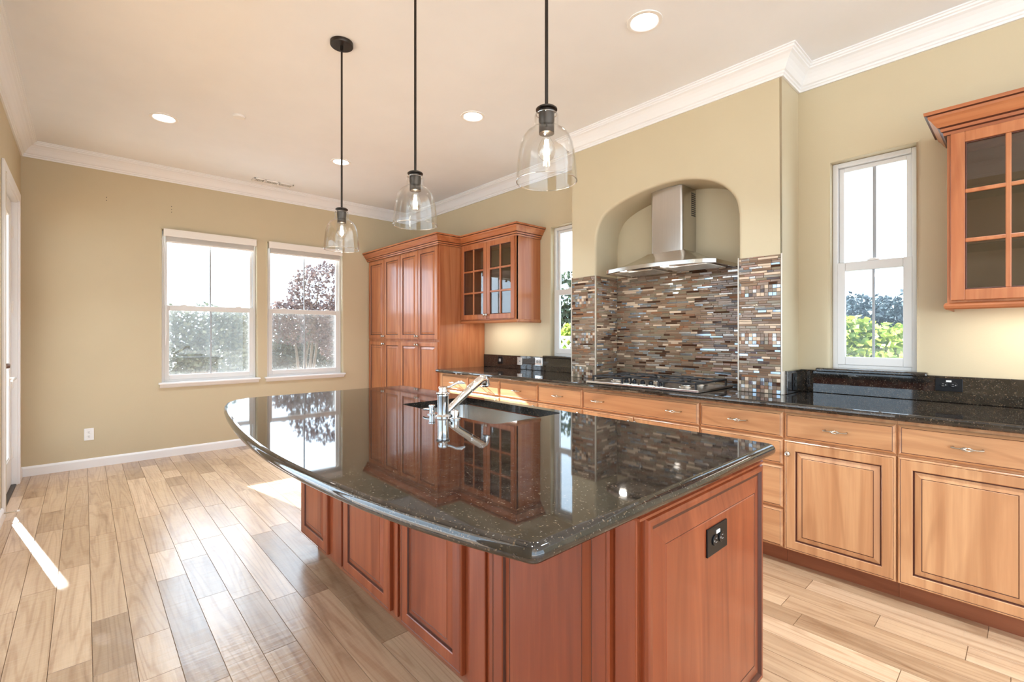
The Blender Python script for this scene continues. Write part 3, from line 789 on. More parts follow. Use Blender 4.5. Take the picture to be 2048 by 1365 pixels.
def wall_cabinet(y0, y1, label, mids, knobs, path, i0, i1, rpath, strip=True):
    r = thing('wall_cabinet', (3.39, (y0+y1)/2, 1.418), label, 'cabinet', 'glass fronted wall cabinets')
    x0, x1, z0, z1, t = XU, XR-.004, 1.452, 2.33, .018
    m = MB()
    m.box(x0, x1, y0, y0+t, z0, z1); m.box(x0, x1, y1-t, y1, z0, z1)
    m.box(x0, x1, y0+t, y1-t, z1-t-.03, z1); m.box(x0, x1, y0+t, y1-t, z0, z0+t+.012)
    m.box(x1-.008, x1, y0+t, y1-t, z0+t, z1-t, 1)
    for e in mids[1:-1]: m.box(x0, x0+.02, e-.016, e+.016, z0+t, z1-t)
    m.box(x0-.0015, x0+.02, y0, y0+.03, z0, z1); m.box(x0-.0015, x0+.02, y1-.03, y1, z0, z1)
    m.build('body', [M['pv'], M['inside']], r)
    for z in (1.735, 2.02):
        MB().cbox(x0+.035, x1-.012, y0+t+.002, y1-t-.002, z, z+.007, .001).build('glass_shelf', M['shelfglass'], r)
    F = fX(XU-.002)
    for k in range(len(mids)-1): glass_door(F, mids[k+1]+.003, mids[k]-.003, 1.462, 2.290, r, knobs[k])
    sweep(MB(), path, CCR, i0, i1, em=(0, 2, 4, 9)).build('crown_moulding', [M['ph'], M['glaze']], r)
    sweep(MB(), rpath, RAILP, em=(5,)).build('light_rail', [M['ph'], M['glaze']], r)
    s = MB().cbox(x0+.06, x0+.10, y0+.10, y1-.10, 1.432, 1.450, .002); o = s.build('strip_light', M['striplens'], r)
    return r
wall_cabinet(3.470, 4.397, 'glass fronted wall cabinet joined to the right side of the pantry', [4.385, 3.925, 3.482], [3.945, 3.905],
    kpath, 2, 4, [(XU-.0,4.397),(XU,3.470),(XR-.004,3.470)])
upath = [(XR-.004,.281),(XU,.281),(XU,-.56)]
wall_cabinet(-.56, .281, 'glass fronted wall cabinet cut off by the right edge of the picture', [.270, -.134, -.55], [None, None],
    upath, 0, 2, [(XR-.004,.281),(XU,.281),(XU,-.56)])
lamp('under_cabinet_lamp', 'AREA', (3.34, 3.93, 1.428), 1.8, (1, .96, .88), (.05, .6))
lamp('under_cabinet_lamp', 'AREA', (3.34, -.10, 1.428), 1.9, (1, .96, .88), (.05, .6))

# ------------------------------------------------------------------ mosaic tile
def mosaic(name, F, u0, u1, w0, w1, bands, label, seed):
    rnd = random.Random(seed); m = MB()
    p, q = F(u0, w0, 0), F(u1, w1, .0025)
    m.box(p[0], q[0], p[1], q[1], p[2], q[2], 0)
    gp = .0018
    def tile(a, b, c, d, mi):
        h = rnd.uniform(.0055, .0075); tl = rnd.uniform(-.0007, .0007); t2 = rnd.uniform(-.0007, .0007); e = .0012
        pts = [F(a, c, .002), F(b, c, .002), F(b, d, .002), F(a, d, .002)]
        mid = [F(a, c, h-.001), F(b, c, h-.001), F(b, d, h-.001), F(a, d, h-.001)]
        top = [F(a+e, c+e, h+tl+t2), F(b-e, c+e, h-tl+t2), F(b-e, d-e, h-tl-t2), F(a+e, d-e, h+tl-t2)]
        m.rings([pts, mid, top], mi=mi, cap0=False)
    wts = [26, 22, 9, 8, 8, 9, 6, 14]
    z = w0+.002; ids = list(range(1, 9))
    while z < w1-.004:
        sq = any(c <= z <= d for c, d in bands)
        if sq:
            s = .0222; u = u0+gp
            while u < u1-.006:
                e = min(u+s, u1-gp)
                tile(u, e, z, min(z+s, w1-.001), rnd.choices(ids, [16, 18, 10, 16, 16, 10, 8, 16])[0]); u += s+gp
            z += s+gp
        else:
            h = rnd.choice((.0105, .0125, .0125, .0145, .0155)); u = u0+gp-rnd.random()*.05; h = min(h, w1-.001-z)
            if h < .004: break
            while u < u1-.006:
                L = rnd.choice((.035, .05, .065, .08, .1, .12)); a, b = max(u, u0+gp), min(u+L, u1-gp)
                if b-a > .006: tile(a, b, z, z+h, rnd.choices(ids, wts)[0])
                u += L+gp
            z += h+gp
    o = m.build(name, [M['grout']]+[M[t[0]] for t in TILES])
    return tag(o, label, 'tile panel', 'mosaic tile panels around the cooktop')
TZ = 1.800
BANDS = ((.90, .995), (1.215, 1.295), (1.530, 1.612))
mosaic('mosaic_panel', fX(XR-.003), NY0+.002, NY1-.002, .9165, TZ, (), 'broad brown glass mosaic at the back of the cooking niche above the cooktop', 1)
mosaic('mosaic_panel', lambda u, w, d: (u, NY1-.001-d, w), XB+.012, XR-.012, .9165, TZ, (), 'brown glass mosaic on the left side wall of the cooking niche', 2)
mosaic('mosaic_panel', lambda u, w, d: (u, NY0+.001+d, w), XB+.012, XR-.012, .9165, TZ, (), 'brown glass mosaic on the right side wall of the cooking niche', 3)
mosaic('mosaic_panel', fX(XB-.001), NY1+.002, BY1-.003, .9165, TZ, BANDS, 'narrow mosaic strip with bands of small squares left of the cooking niche', 4)
mosaic('mosaic_panel', fX(XB-.001), BY0+.003, NY0-.002, .9165, TZ, BANDS, 'narrow mosaic strip with bands of small squares right of the cooking niche', 5)
def trimstrip(x, y, label, dx=.006, dy=.007, z1=TZ+.004):
    o = MB().cbox(x, x+dx, y, y+dy, .9165, z1, .0015).build('tile_edge_trim', M['schlu']); tag(o, label, 'tile trim', 'upright metal trims of the mosaic')
trimstrip(XB-.0085, NY1-.006, 'thin pale upright trim at the left front edge of the cooking niche', .010, .0075)
trimstrip(XB-.0085, NY0-.0015, 'thin pale upright trim at the right front edge of the cooking niche', .010, .0075)
trimstrip(XB-.0085, BY0-.006, 'thin pale upright trim at the outer edge of the right mosaic strip', .008, .0085)
trimstrip(XB-.0085, BY1-.003, 'thin pale upright trim at the outer edge of the left mosaic strip', .008, .0085)

# ------------------------------------------------------------------ range hood
def make_hood():
    r = thing('range_hood', (3.3, 1.9, 1.79), 'stainless steel chimney hood with a bowed front over the cooktop', 'range hood')
    yc, hw = 1.900, .457; zb, zt = 1.788, 1.815; n = 24
    def front(t, grow=0):   # t -1..1 -> x of the bowed front
        a = abs(t); base = 3.06+.105*t*t
        return base
    out = []
    for i in range(n+1):
        t = -1+2*i/n
        y = yc+hw*t
        x = front(t)
        a = abs(t)
        if a > .955: x += (a-.955)/.045*.030
        out.append((x-0, y))
    xb = XR-.008
    ring = lambda z, pts: [(xb, pts[0][1], z)] + [(x, y, z) for x, y in pts] + [(xb, pts[-1][1], z)]
    m = MB(); m.rings([ring(zb, out), ring(zt, out)], cap0=False, cap1=False, smooth=True)
    # sloped canopy up to the chimney
    cw, cx, zc = .152, 3.335, 1.935
    tops = []
    for i in range(n+1):
        t = -1+2*i/n; y = yc+cw*max(-1, min(1, t*1.25)); x = cx
        if abs(t) > .8: x = cx+(abs(t)-.8)/.2*(XR-.03-cx)*.0+ (abs(t)-.8)/.2*.0
        tops.append((x, y))
    R = []
    for k in range(9):
        s = k/8; e = s**1.0; zz = zt+(zc-zt)*(s**1.45)
        R.append([(xb, out[0][1]+(tops[0][1]-out[0][1])*e, zz)] + [(o[0]+(tp[0]-o[0])*e, o[1]+(tp[1]-o[1])*e, zz) for o, tp in zip(out, tops)] + [(xb, out[-1][1]+(tops[-1][1]-out[-1][1])*e, zz)])
    m.rings(R, cap0=False, cap1=True, smooth=True)
    m.build('canopy', M['steel_h'], r)
    # underside
    m = MB(); zi = zb+.010
    m.rings([ring(zb, out), ring(zb, [(x+.02, yc+(y-yc)*.965) for x, y in out]), ring(zi, [(x+.03, yc+(y-yc)*.95) for x, y in out])], cap0=False, cap1=True); m.build('underside', M['steel_h'], r)
    for s in (-1, 1):
        f = MB(); f.cbox(3.20, 3.50, yc+s*.03, yc+s*.40, zi-.006, zi-.001, .002)
        for k in range(12): f.box(3.215+k*.023, 3.222+k*.023, yc+s*.045, yc+s*.385, zi-.009, zi-.006)
        f.build('grease_filter', M['steel_h'], r)
    for y in (yc+.26, yc-.10+.0):
        l = MB().lathe([(.030, 0), (.030, -.006), (.022, -.008), (0, -.008)], (3.145, y, zi), 20); l.build('hood_lamp', M['canlens'], r)
        lamp('hood_lamp_light', 'AREA', (3.145, y, zi-.012), 1.2, (1, .92, .8), .05)
    MB().cbox(3.125, 3.165, yc+.02, yc+.17, zi-.007, zi-.001, .002).build('switch_panel', M['black'], r)
    m = MB(); pl_ = []
    for k in range(5):
        t = -.945+.085*k/4; pl_.append((front(t)-.0015, yc+hw*t))
    m.rings([[(x, y, 1.797), (x, y, 1.807), (x+.004, y, 1.807), (x+.004, y, 1.797)] for x, y in pl_]); m.build('name_plate', M['whitepl'], r)
    # chimney with rounded front corners, up to the arch
    pts = []; rr = .030; w = .137
    for c, a0 in (((cx+rr, yc-w+rr), PI), ((cx+rr, yc+w-rr), PI/2)):
        for k in range(7):
            a = a0+PI/2*(1-k/6) if c[1] < yc else PI-(k/6)*PI/2
            pts.append((c[0]+rr*math.cos(a), c[1]+rr*math.sin(a)))
    pl = [(xb, yc-w)]+pts+[(xb, yc+w)]
    m = MB()
    m.rings([[(x, y, z) for x, y in pl] for z in (1.918, 2.428)], smooth=True)
    m.build('chimney', M['steel_v'], r)
    v = MB()
    for k in range(12): v.box(xb-.075, xb-.012, yc-w-.0012, yc-w+.002, 2.215+k*.0155, 2.224+k*.0155)
    v.build('vent_grille', M['slot'], r)
make_hood()

# ------------------------------------------------------------------ gas cooktop
def make_cooktop():
    x0, x1, y0, y1, z = 2.905, 3.430, 1.425, 2.335, .9165
    r = thing('gas_cooktop', ((x0+x1)/2, (y0+y1)/2, z), 'stainless gas cooktop with black cast iron grates set in the granite worktop', 'cooktop')
    m = MB(); rg = lambda i, zz: [(x0+i,y0+i,zz),(x1-i,y0+i,zz),(x1-i,y1-i,zz),(x0+i,y1-i,zz)]
    m.rings([rg(.004,z),rg(0,z+.004),rg(0,z+.014),rg(.004,z+.018),rg(.020,z+.018),rg(.024,z+.014)]); m.build('tray', M['steel_h'], r)
    zt = z+.014; gz = zt+.034
    th = (y1-y0-.06)/3
    for k in range(3):
        a, b = y0+.03+k*th+.002, y0+.03+(k+1)*th-.002
        xx0 = x0+.035 if k != 1 else x0+.125
        xx1 = x1-.03
        g = MB(); t = .006
        for (p, q, s_, u) in ((xx0,xx1,a,a+2*t),(xx0,xx1,b-2*t,b),(xx0,xx0+2*t,a,b),(xx1-2*t,xx1,a,b)): g.cbox(p, q, s_, u, gz, gz+.012, .003)
        cs = [((xx0*.70+xx1*.30), (a+b)/2), ((xx0*.26+xx1*.74), (a+b)/2)] if k != 1 else [((xx0+xx1)/2, (a+b)/2)]
        for (cx, cy) in cs:
            for ang in range(4):
                an = ang*PI/2+PI/4*0; dx, dy = math.cos(an), math.sin(an)
                ex = min(max(cx+dx*.14, xx0+t), xx1-t); ey = min(max(cy+dy*.2, a+t), b-t)
                g.tube([(cx+dx*.035, cy+dy*.035, gz+.007), (cx+dx*.05, cy+dy*.05, gz+.013), (ex, ey, gz+.008)], .0058, 6)
        if k != 1: mx = (xx0+xx1)/2; g.cbox(mx-t, mx+t, a, b, gz, gz+.012, .003)
        for (fx, fy) in ((xx0+t,a+t),(xx1-t,a+t),(xx0+t,b-t),(xx1-t,b-t)): g.cbox(fx-t, fx+t, fy-t, fy+t, zt, gz+.004, .002)
        g.build('grate', M['iron'], r)
        for (cx, cy) in cs:
            R = .036 if k != 1 else .05
            bn = MB().lathe([(R+.016, 0), (R+.014, .006), (R, .010), (R, .016), (0, .016)], (cx, cy, zt), 24, 0); bn.lathe([(R-.003, .0161), (R-.004, .0225), (R-.012, .0245), (0, .0245)], (cx, cy, zt), 24, 1)
            bn.build('burner', [M['steel_h'], M['iron']], r)
    for k in range(5):
        y = 1.735+k*.068; kx = x0+.062
        kb = MB().lathe([(.0225, 0), (.0225, .004), (.019, .006)], (kx, y, zt), 20, 1, caps=False); kb.lathe([(.0175, .006), (.0165, .026), (.013, .030), (0, .030)], (kx, y, zt), 20, 0); kb.cbox(kx-.017, kx+.017, y-.004, y+.004, zt+.028, zt+.037, .002)
        kb.build('burner_knob', [M['black'], M['cream']], r)
make_cooktop()

# ------------------------------------------------------------------ island
IX0, IX1, IY0, IY1 = .985, 1.722, .636, 2.955
isl = thing('kitchen_island', ((IX0+IX1)/2, (IY0+IY1)/2, 0), 'cherry panelled kitchen island base under the dark granite top', 'island')
m = MB(); t_ = .02
for q in ((IX0,IX0+t_,IY0,IY1,.095,.876),(IX1-t_,IX1,IY0,IY1,.095,.876),(IX0+t_,IX1-t_,IY0,IY0+t_,.095,.876),(IX0+t_,IX1-t_,IY1-t_,IY1,.095,.876),(IX0+t_,IX1-t_,IY0+t_,IY1-t_,.095,.115)): m.box(*q)
m.build('body', M['iv'], isl)
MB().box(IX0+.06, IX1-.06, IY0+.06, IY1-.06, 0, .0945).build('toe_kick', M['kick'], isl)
FI = fX(IX0); FE = fY(IY0)
for (a, b) in ((2.545, 2.952), (1.845, 2.335), (1.325, 1.752), (.705, 1.163)):
    m = MB(); panel(m, FI, a, b, .105, .850, DOOR, DOORG); m.build('side_panel', [M['iv'], M['glaze']], isl)
for (a, b) in ((2.375, 2.480), (1.790, 1.815), (1.205, 1.290)):
    m = MB(); p, q = FI(a, .1, 0), FI(b, .86, .010); m.cbox(p[0], q[0], p[1], q[1], p[2], q[2], .003); m.build('stile', M['iv'], isl)
m = MB(); m.cbox(IX0-.004, IX0+.02, IY0-.0, .699, .10, .874, .003); m.build('corner_post', M['iv'], isl)
EDOOR = [(0,0),(0,.012),(.004,.019),(.010,.021),(.020,.021),(.023,.017),(.027,.0125),(.034,.0125),(.080,.0205),(.083,.019),(.0855,.021)]
m = MB(); panel(m, FE, 1.000, 1.728, .110, .846, EDOOR, (4, 5, 6, 8)); m.build('end_panel', [M['iv'], M['glaze']], isl)
m = MB(); sweep(m, [(IX0,IY1),(IX0,IY0),(IX1,IY0)], [(0,.850),(.020,.850),(.022,.858),(.014,.862),(.024,.872),(.024,.8765),(0,.8765)]); m.build('top_moulding', [M['iv']], isl)
m = MB(); P = [(IX0-.001, .876), (IX0-.001, .79), (IX0-.02, .80), (IX0-.05, .84), (IX0-.12, .865), (IX0-.12, .876)]
m.rings([[(x, y, z) for x, z in P] for y in (1.225, 1.262)]); m.build('corbel', M['iv'], isl)

# island top: bowed seating edge, rounded bullnose, sink cut-out
def island_top():
    ctrl = [(.579, .6031), (.535, .745), (.497, .905), (.466, 1.090), (.440, 1.345), (.428, 1.60), (.433, 1.85), (.452, 2.15), (.487, 2.48), (.520, 2.72)]
    # Catmull-Rom through the bowed edge
    P = [Vector(p) for p in ctrl]; edge = []
    for i in range(len(P)-1):
        a = P[i-1] if i else P[0]*2-P[1]; b, c = P[i], P[i+1]; d = P[i+2] if i+2 < len(P) else P[-1]*2-P[-2]
        for k in range(5):
            t = k/5; edge.append(.5*((2*b)+(-a+c)*t+(2*a-5*b+4*c-d)*t*t+(-a+3*b-3*c+d)*t**3))
    edge.append(P[-1])
    def arc(c, r, a0, a1, n): return [Vector((c[0]+r*math.cos(a0+(a1-a0)*k/n), c[1]+r*math.sin(a0+(a1-a0)*k/n))) for k in range(n+1)]
    out = edge
    # far left round corner
    fl = [Vector(p) for p in ((.548, 2.88), (.580, 3.00), (.628, 3.085), (.69, 3.135), (.77, 3.155))]
    out = out + fl + arc((1.735, 3.125), .035, PI/2, 0, 5) + arc((1.735, .615), .033, 0, -PI/2, 5) + arc((.6077, .612), .03, -PI/2, -PI*.904, 6)[:-1]
    n = len(out)
    def inset(pts, d):
        q = []
        for i in range(len(pts)):
            a, b, c = pts[i-1], pts[i], pts[(i+1) % len(pts)]
            t = ((b-a).normalized()+(c-b).normalized()).normalized(); q.append(b+Vector((t.y, -t.x))*d)
        return q
    z0, z1 = .8775, .916; bn = bull(z0, z1, 8)
    base = out
    s = 1
    test = inset(out, .01); cen = Vector((1.1, 1.8))
    if sum((p-cen).length for p in test) > sum((p-cen).length for p in out): s = -1
    rings = [[(p.x, p.y, z) for p in inset(out, s*d)] for d, z in bn]
    hx0, hx1, hy0, hy1, hr = 1.268, 1.698, 1.505, 2.292, .035
    hole = arc((hx0+hr, hy0+hr), hr, PI, 1.5*PI, 5)+arc((hx1-hr, hy0+hr), hr, -PI/2, 0, 5)+arc((hx1-hr, hy1-hr), hr, 0, PI/2, 5)+arc((hx0+hr, hy1-hr), hr, PI/2, PI, 5)
    bm = bmesh.new()
    R = [[bm.verts.new(p) for p in r] for r in rings]
    for k in range(len(R)-1):
        for i in range(n):
            f = bm.faces.new((R[k][i], R[k][(i+1) % n], R[k+1][(i+1) % n], R[k+1][i])); f.smooth = True
    H = [[bm.verts.new((p.x, p.y, z)) for p in hole] for z in (z0, z1)]; hn = len(hole)
    for i in range(hn): bm.faces.new((H[0][i], H[0][(i+1) % hn], H[1][(i+1) % hn], H[1][i]))
    for ring, hl in ((R[-1], H[1]), (R[0], H[0])):
        es = []
        for lst in (ring, hl):
            for i in range(len(lst)):
                e = bm.edges.get((lst[i], lst[(i+1) % len(lst)])); es.append(e)
        bmesh.ops.triangle_fill(bm, edges=es, use_beauty=True, use_dissolve=False)
    bmesh.ops.recalc_face_normals(bm, faces=bm.faces[:]); bm.normal_update()
    mb = MB(); 
    bm.verts.index_update(); mb.v = [tuple(v.co) for v in bm.verts]
    for f in bm.faces: mb.f.append([v.index for v in f.verts]); mb.m.append(0); mb.sm.append(f.smooth and abs(f.normal.z) < .995)
    bm.free()
    o = mb.build('island_countertop', M['granite']); tag(o, 'large dark polished granite island top with a bowed seating edge', 'worktop')
    # sink
    sk = thing('kitchen_sink', (1.483, 1.9, .68), 'undermounted stainless steel sink in the island top', 'sink')
    def rr(i, z, r=.05):
        a0, a1, b0, b1 = hx0-.008+i, hx1+.008-i, hy0-.008+i, hy1+.008-i
        return [(p.x, p.y, z) for p in arc((a0+r, b0+r), r, PI, 1.5*PI, 6)+arc((a1-r, b0+r), r, -PI/2, 0, 6)+arc((a1-r, b1-r), r, 0, PI/2, 6)+arc((a0+r, b1-r), r, PI/2, PI, 6)]
    m = MB(); m.rings([rr(-.02, .8765, .06), rr(-.0, .8765), rr(.004, .872), rr(.012, .72), rr(.02, .695), rr(.05, .682, .06)], cap0=False, smooth=True)
    m.build('basin', M['steel_sink'], sk)
    MB().lathe([(.045, .6825), (.043, .685), (.030, .684), (.0, .6835)], (1.45, 1.95, 0), 24).build('drain', M['chrome'], sk)
    m = MB(); m.cbox(hx0+.006, hx1-.006, 1.655, 1.668, .70, .845, .005); m.build('divider', M['steel_sink'], sk)
island_top()

# faucet and its neighbours
fx, fy, fz = 1.215, 1.805, .9165
fa = thing('kitchen_faucet', (fx, fy, fz), 'chrome single lever faucet with a slanted pull out spout behind the sink', 'faucet')
MB().lathe([(.036, 0), (.036, .004), (.030, .008), (.0255, .012), (.0255, .090), (.027, .094), (.027, .099), (.0225, .103), (0, .103)], (fx, fy, fz), 28).build('body', M['chrome'], fa)
m = MB(); m.lathe([(.030, .103), (.032, .107), (.030, .112), (.020, .116), (.019, .124), (.022, .127), (.022, .134), (.018, .139), (0, .141)], (fx, fy, fz), 28)
m.tube([(fx+.01, fy, fz+.131), (fx+.035, fy-.006, fz+.137), (fx+.062, fy-.014, fz+.151), (fx+.085, fy-.02, fz+.154), (fx+.105, fy-.026, fz+.148)], [.006, .0055, .006, .0085, .004], 10)
m.build('lever_handle', M['chrome'], fa)
m = MB(); m.tube([(fx+.012, fy, fz+.016), (fx+.030, fy, fz+.026), (fx+.055, fy, fz+.046), (fx+.10, fy, fz+.078), (fx+.150, fy, fz+.112)], [.013, .015, .0165, .0175, .018], 16); m.build('spout', M['chrome'], fa)
m = MB(); m.tube([(fx+.150, fy, fz+.112), (fx+.153, fy, fz+.114), (fx+.215, fy, fz+.154), (fx+.228, fy, fz+.159), (fx+.240, fy, fz+.157), (fx+.248, fy, fz+.146), (fx+.252, fy, fz+.128)], [.0165, .0195, .0205, .0205, .020, .019, .019], 16)
m.tube([(fx+.252, fy, fz+.128), (fx+.253, fy, fz+.120)], [.021, .020], 16); m.build('spray_head', M['chrome'], fa)
sx, sy = 1.213, 1.895
sd = thing('soap_dispenser', (sx, sy, fz), 'small chrome soap dispenser with a side nozzle left of the faucet', 'soap dispenser')
MB().lathe([(.021, 0), (.021, .003), (.0135, .006), (.0135, .034), (.0155, .036), (.0155, .042), (.012, .045), (0, .045)], (sx, sy, fz), 20).build('pump', M['chrome'], sd)
MB().tube([(sx, sy+.01, fz+.022), (sx-.01, sy+.035, fz+.022), (sx-.012, sy+.055, fz+.019)], [.006, .0055, .005], 10).build('nozzle', M['chrome'], sd)
ax, ay = 1.222, 1.722
ag = thing('air_gap', (ax, ay, fz), 'short chrome air gap cap right of the faucet', 'air gap')
MB().lathe([(.024, 0), (.024, .003), (.019, .006), (.019, .032), (.017, .038), (.010, .041), (0, .041)], (ax, ay, fz), 24).build('cap', M['chrome'], ag)
MB().box(ax-.0195, ax-.010, ay-.006, ay+.006, fz+.010, fz+.022).build('slot', M['slot'], ag)

# ------------------------------------------------------------------ pendants
def pendant(x, y, label):
    r = thing('pendant_light', (x, y, 1.8), label, 'pendant lamp', 'clear glass pendants above the island')
    zb = 1.808
    MB().lathe([(0, ZC-.022), (.064, ZC-.022), (.066, ZC-.019), (.066, ZC-.0005)], (x, y, 0), 40).build('canopy', M['bronze'], r)
    m = MB().tube([(x, y, ZC-.022), (x, y, ZC-.05)], .0085, 12); m.tube([(x, y, ZC-.05), (x, y, 2.05)], .0058, 12); m.build('rod', M['bronze'], r)
    m = MB().lathe([(0, 2.060), (.008, 2.058), (.030, 2.052), (.036, 2.047), (.036, 2.043), (.0265, 2.041), (.0265, 2.006), (.0255, 2.004), (.0255, 1.965), (.019, 1.963)], (x, y, 0), 28); m.build('socket', M['bronze'], r)
    pr = [(.0300, 2.030), (.0385, 2.029), (.0400, 2.024), (.0400, 1.996), (.0420, 1.986), (.052, 1.979), (.067, 1.968), (.079, 1.951), (.087, 1.930), (.0925, 1.905), (.0965, 1.875), (.0995, 1.845), (.1015, 1.818), (.1020, 1.806)]
    pin = [(a-.0028, b) for a, b in pr[::-1]]; pin[0] = (.0992, 1.8065)
    pin[-1] = (.0300, 2.0272)
    MB().lathe(pr+[(.1018, 1.8035), (.1000, 1.8033)]+pin, (x, y, 0), 56, caps=False).build('glass_shade', M['shade'], r)
    for rr_, zz, w_ in ((.1006, 1.8045, .0021), (.0345, 2.0300, .0016)):
        m = MB(); m.tube([(x+rr_*math.cos(2*PI*k/64), y+rr_*math.sin(2*PI*k/64), zz) for k in range(64)], w_, 8, closed=True)
        m.build('glass_rim', M['rimglass'], r)
    b = MB().lathe([(.0125, 1.966), (.0130, 1.952), (.017, 1.943), (.0245, 1.930), (.0290, 1.914), (.0290, 1.902), (.0245, 1.887), (.014, 1.877), (0, 1.8745)], (x, y, 0), 24, caps=False).build('bulb', M['bulbglass'], r)
    f = MB()
    for k in range(4):
        a = k*PI/2+.4; f.tube([(x+.004*math.cos(a), y+.004*math.sin(a), 1.945), (x+.009*math.cos(a+.3), y+.009*math.sin(a+.3), 1.895)], .0022, 6)
    f.build('filament', M['filament'], b)
    lamp('pendant_bulb_light', 'POINT', (x, y, 1.915), 2.0, (1, .84, .62), .010)
pendant(1.147, 1.090, 'clear glass bell pendant nearest the camera, largest of the three above the island')
pendant(1.147, 1.935, 'middle clear glass bell pendant above the island')
pendant(1.147, 2.785, 'farthest clear glass bell pendant above the island, its round ceiling canopy in view')

# ------------------------------------------------------------------ ceiling fittings
def can(x, y, label):
    r = thing('recessed_light', (x, y, ZC-.005), label, 'ceiling light', 'round recessed ceiling lights')
    MB().lathe([(.098, ZC-.0005), (.097, ZC-.005), (.080, ZC-.007), (.074, ZC-.004), (.072, ZC-.001)], (x, y, 0), 40, caps=False).build('trim_ring', M['whitepl'], r)
    MB().lathe([(.073, ZC-.0015), (.070, ZC-.003), (0, ZC-.003)], (x, y, 0), 40).build('diffuser', M['canlens'], r)
    lamp('recessed_lamp', 'AREA', (x, y, ZC-.012), CAN_POWER, (.74, .885, 1), .14, spread=math.radians(95))
can(.479, 4.718, 'round recessed light left of the pendants, near the left far window')
can(2.315, 3.014, 'round recessed light between the middle and nearest pendants')
can(1.931, 4.707, 'round recessed light behind the rod of the farthest pendant')
can(2.326, 1.455, 'large round recessed light nearest the camera, top right of centre')
for (x, y) in ((.45, .6), (2.32, -.1), (.6, -1.5), (2.32, -1.5)): lamp('rear_recessed_lamp', 'AREA', (x, y, ZC-.012), CAN_POWER, (.74, .885, 1), .14, spread=math.radians(95))  # out-of-view lamps without fixtures, added as fill for floor and cabinets
o = MB().lathe([(.042, ZC-.0003), (.042, ZC-.010), (.0435, ZC-.012), (.040, ZC-.016), (0, ZC-.017)], (.92, 4.27, 0), 32).build('sprinkler_cover', M['whitepl']); tag(o, 'small plain white disc cover on the ceiling', 'sprinkler cover')
v = thing('ceiling_vent', (1.61, 5.86, ZC-.008), 'white ceiling vent register near the far wall', 'vent')
m = MB()
vx0, vx1, vy0, vy1 = 1.40, 1.82, 5.80, 5.92
for (a, b, c, d) in ((vx0,vx1,vy0,vy0+.018),(vx0,vx1,vy1-.018,vy1),(vx0,vx0+.02,vy0,vy1),(vx1-.02,vx1,vy0,vy1),(1.51,1.53,vy0,vy1),(1.65,1.67,vy0,vy1)): m.cbox(a, b, c, d, ZC-.014, ZC-.0005, .003)
m.build('frame', M['whitepl'], v); MB().box(vx0+.01, vx1-.01, vy0+.01, vy1-.01, ZC-.002, ZC-.0008).build('backing', M['slot'], v)
m = MB()
for k in range(23):
    x = vx0+.024+k*.0163
    if 1.503 < x < 1.532 or 1.643 < x < 1.672: continue
    m.box(x, x+.0050, vy0+.015, vy1-.015, ZC-.0125, ZC-.002)
m.build('louvre', M['whitepl'], v)

# ------------------------------------------------------------------ outlets
def outlet(F, u, w, horiz, mats, label, kind='duplex', pw=.072, ph=.116):
    plate, ins = mats
    p0 = F(u, w, 0)
    r = thing('wall_outlet', p0, label, 'outlet', 'power and data plates')
    if horiz: pw, ph = ph, pw
    def bx(mb, a, b, c, d, e, f, ch=.001, mi=0):
        p, q = F(u+a, w+c, e), F(u+b, w+d, f); mb.cbox(p[0], q[0], p[1], q[1], p[2], q[2], ch, mi)
    m = MB(); bx(m, -pw/2, pw/2, -ph/2, ph/2, .0003, .006, .002); m.build('plate', plate, r)
    if kind in ('duplex', 'gfci'):
        for s in (-1, 1):
            du, dw = (s*.020, 0) if horiz else (0, s*.020)
            m = MB()
            prof = []
            for k in range(20):
                a = 2*PI*k/20; prof.append((.0165*math.cos(a)*1.0, .0165*math.sin(a)*.92))
            m.rings([[F(u+du+x, w+dw+y, .004) for x, y in prof], [F(u+du+x, w+dw+y, .0085) for x, y in prof], [F(u+du+x*.9, w+dw+y*.9, .0095) for x, y in prof]])
            for (ox, oy, sx_, sy_) in ((-.0055,.003,.0012,.005),(.0055,.003,.0012,.004),(0,-.008,.0025,.0025)):
                if horiz: ox, oy, sx_, sy_ = oy, ox, sy_, sx_
                bx(m, du+ox-sx_, du+ox+sx_, dw+oy-sy_, dw+oy+sy_, .0096, .0099, .0001, 1)
            m.build('socket', [ins, M['slot'] if plate is M['whitepl'] else M['greypl']], r)
        if kind == 'gfci':
            m = MB(); bx(m, -.011, .011, .016, .026, .005, .0085, .001); m.build('reset_button', M['whitepl'], r)
    elif kind == 'switch':
        m = MB(); bx(m, -.016, .016, -.016, .016, .005, .0085, .001); m.build('rocker', M['greypl'], r)
    else:
        m = MB(); m.rings([[F(u+.005*math.cos(2*PI*k/10), w+.005*math.sin(2*PI*k/10), d) for k in range(10)] for d in (.005, .011)]); m.build('jack', M['slot'], r)
outlet(fY(YF), .036, .325, False, (M['whitepl'], M['whitepl']), 'white outlet low on the far wall left of the windows')
FS = fX(XR-.024)
outlet(FS, 4.09, 1.003, False, (M['black'], M['black']), 'black switch plate on the granite splash nearest the pantry', 'switch', .075, .085)
outlet(FS, 3.76, 1.005, False, (M['steel_h'], M['steel_h']), 'plain silver plate with one small dark jack on the granite splash', 'jack', .08, .085)
outlet(FS, 3.47, 1.010, True, (M['chrome'], M['greypl']), 'shiny silver outlet on the granite splash nearest the narrow window', 'duplex', .085, .105)
outlet(FS, .302, 1.014, True, (M['black'], M['black']), 'black outlet on the granite splash below the right wall cabinet', 'gfci', .072, .112)
outlet(lambda u, w, d: (u, BY0-.024-d, w), 3.40, .990, False, (M['black'], M['black']), 'black outlet on the short splash at the side of the cooking niche', 'duplex', .072, .11)
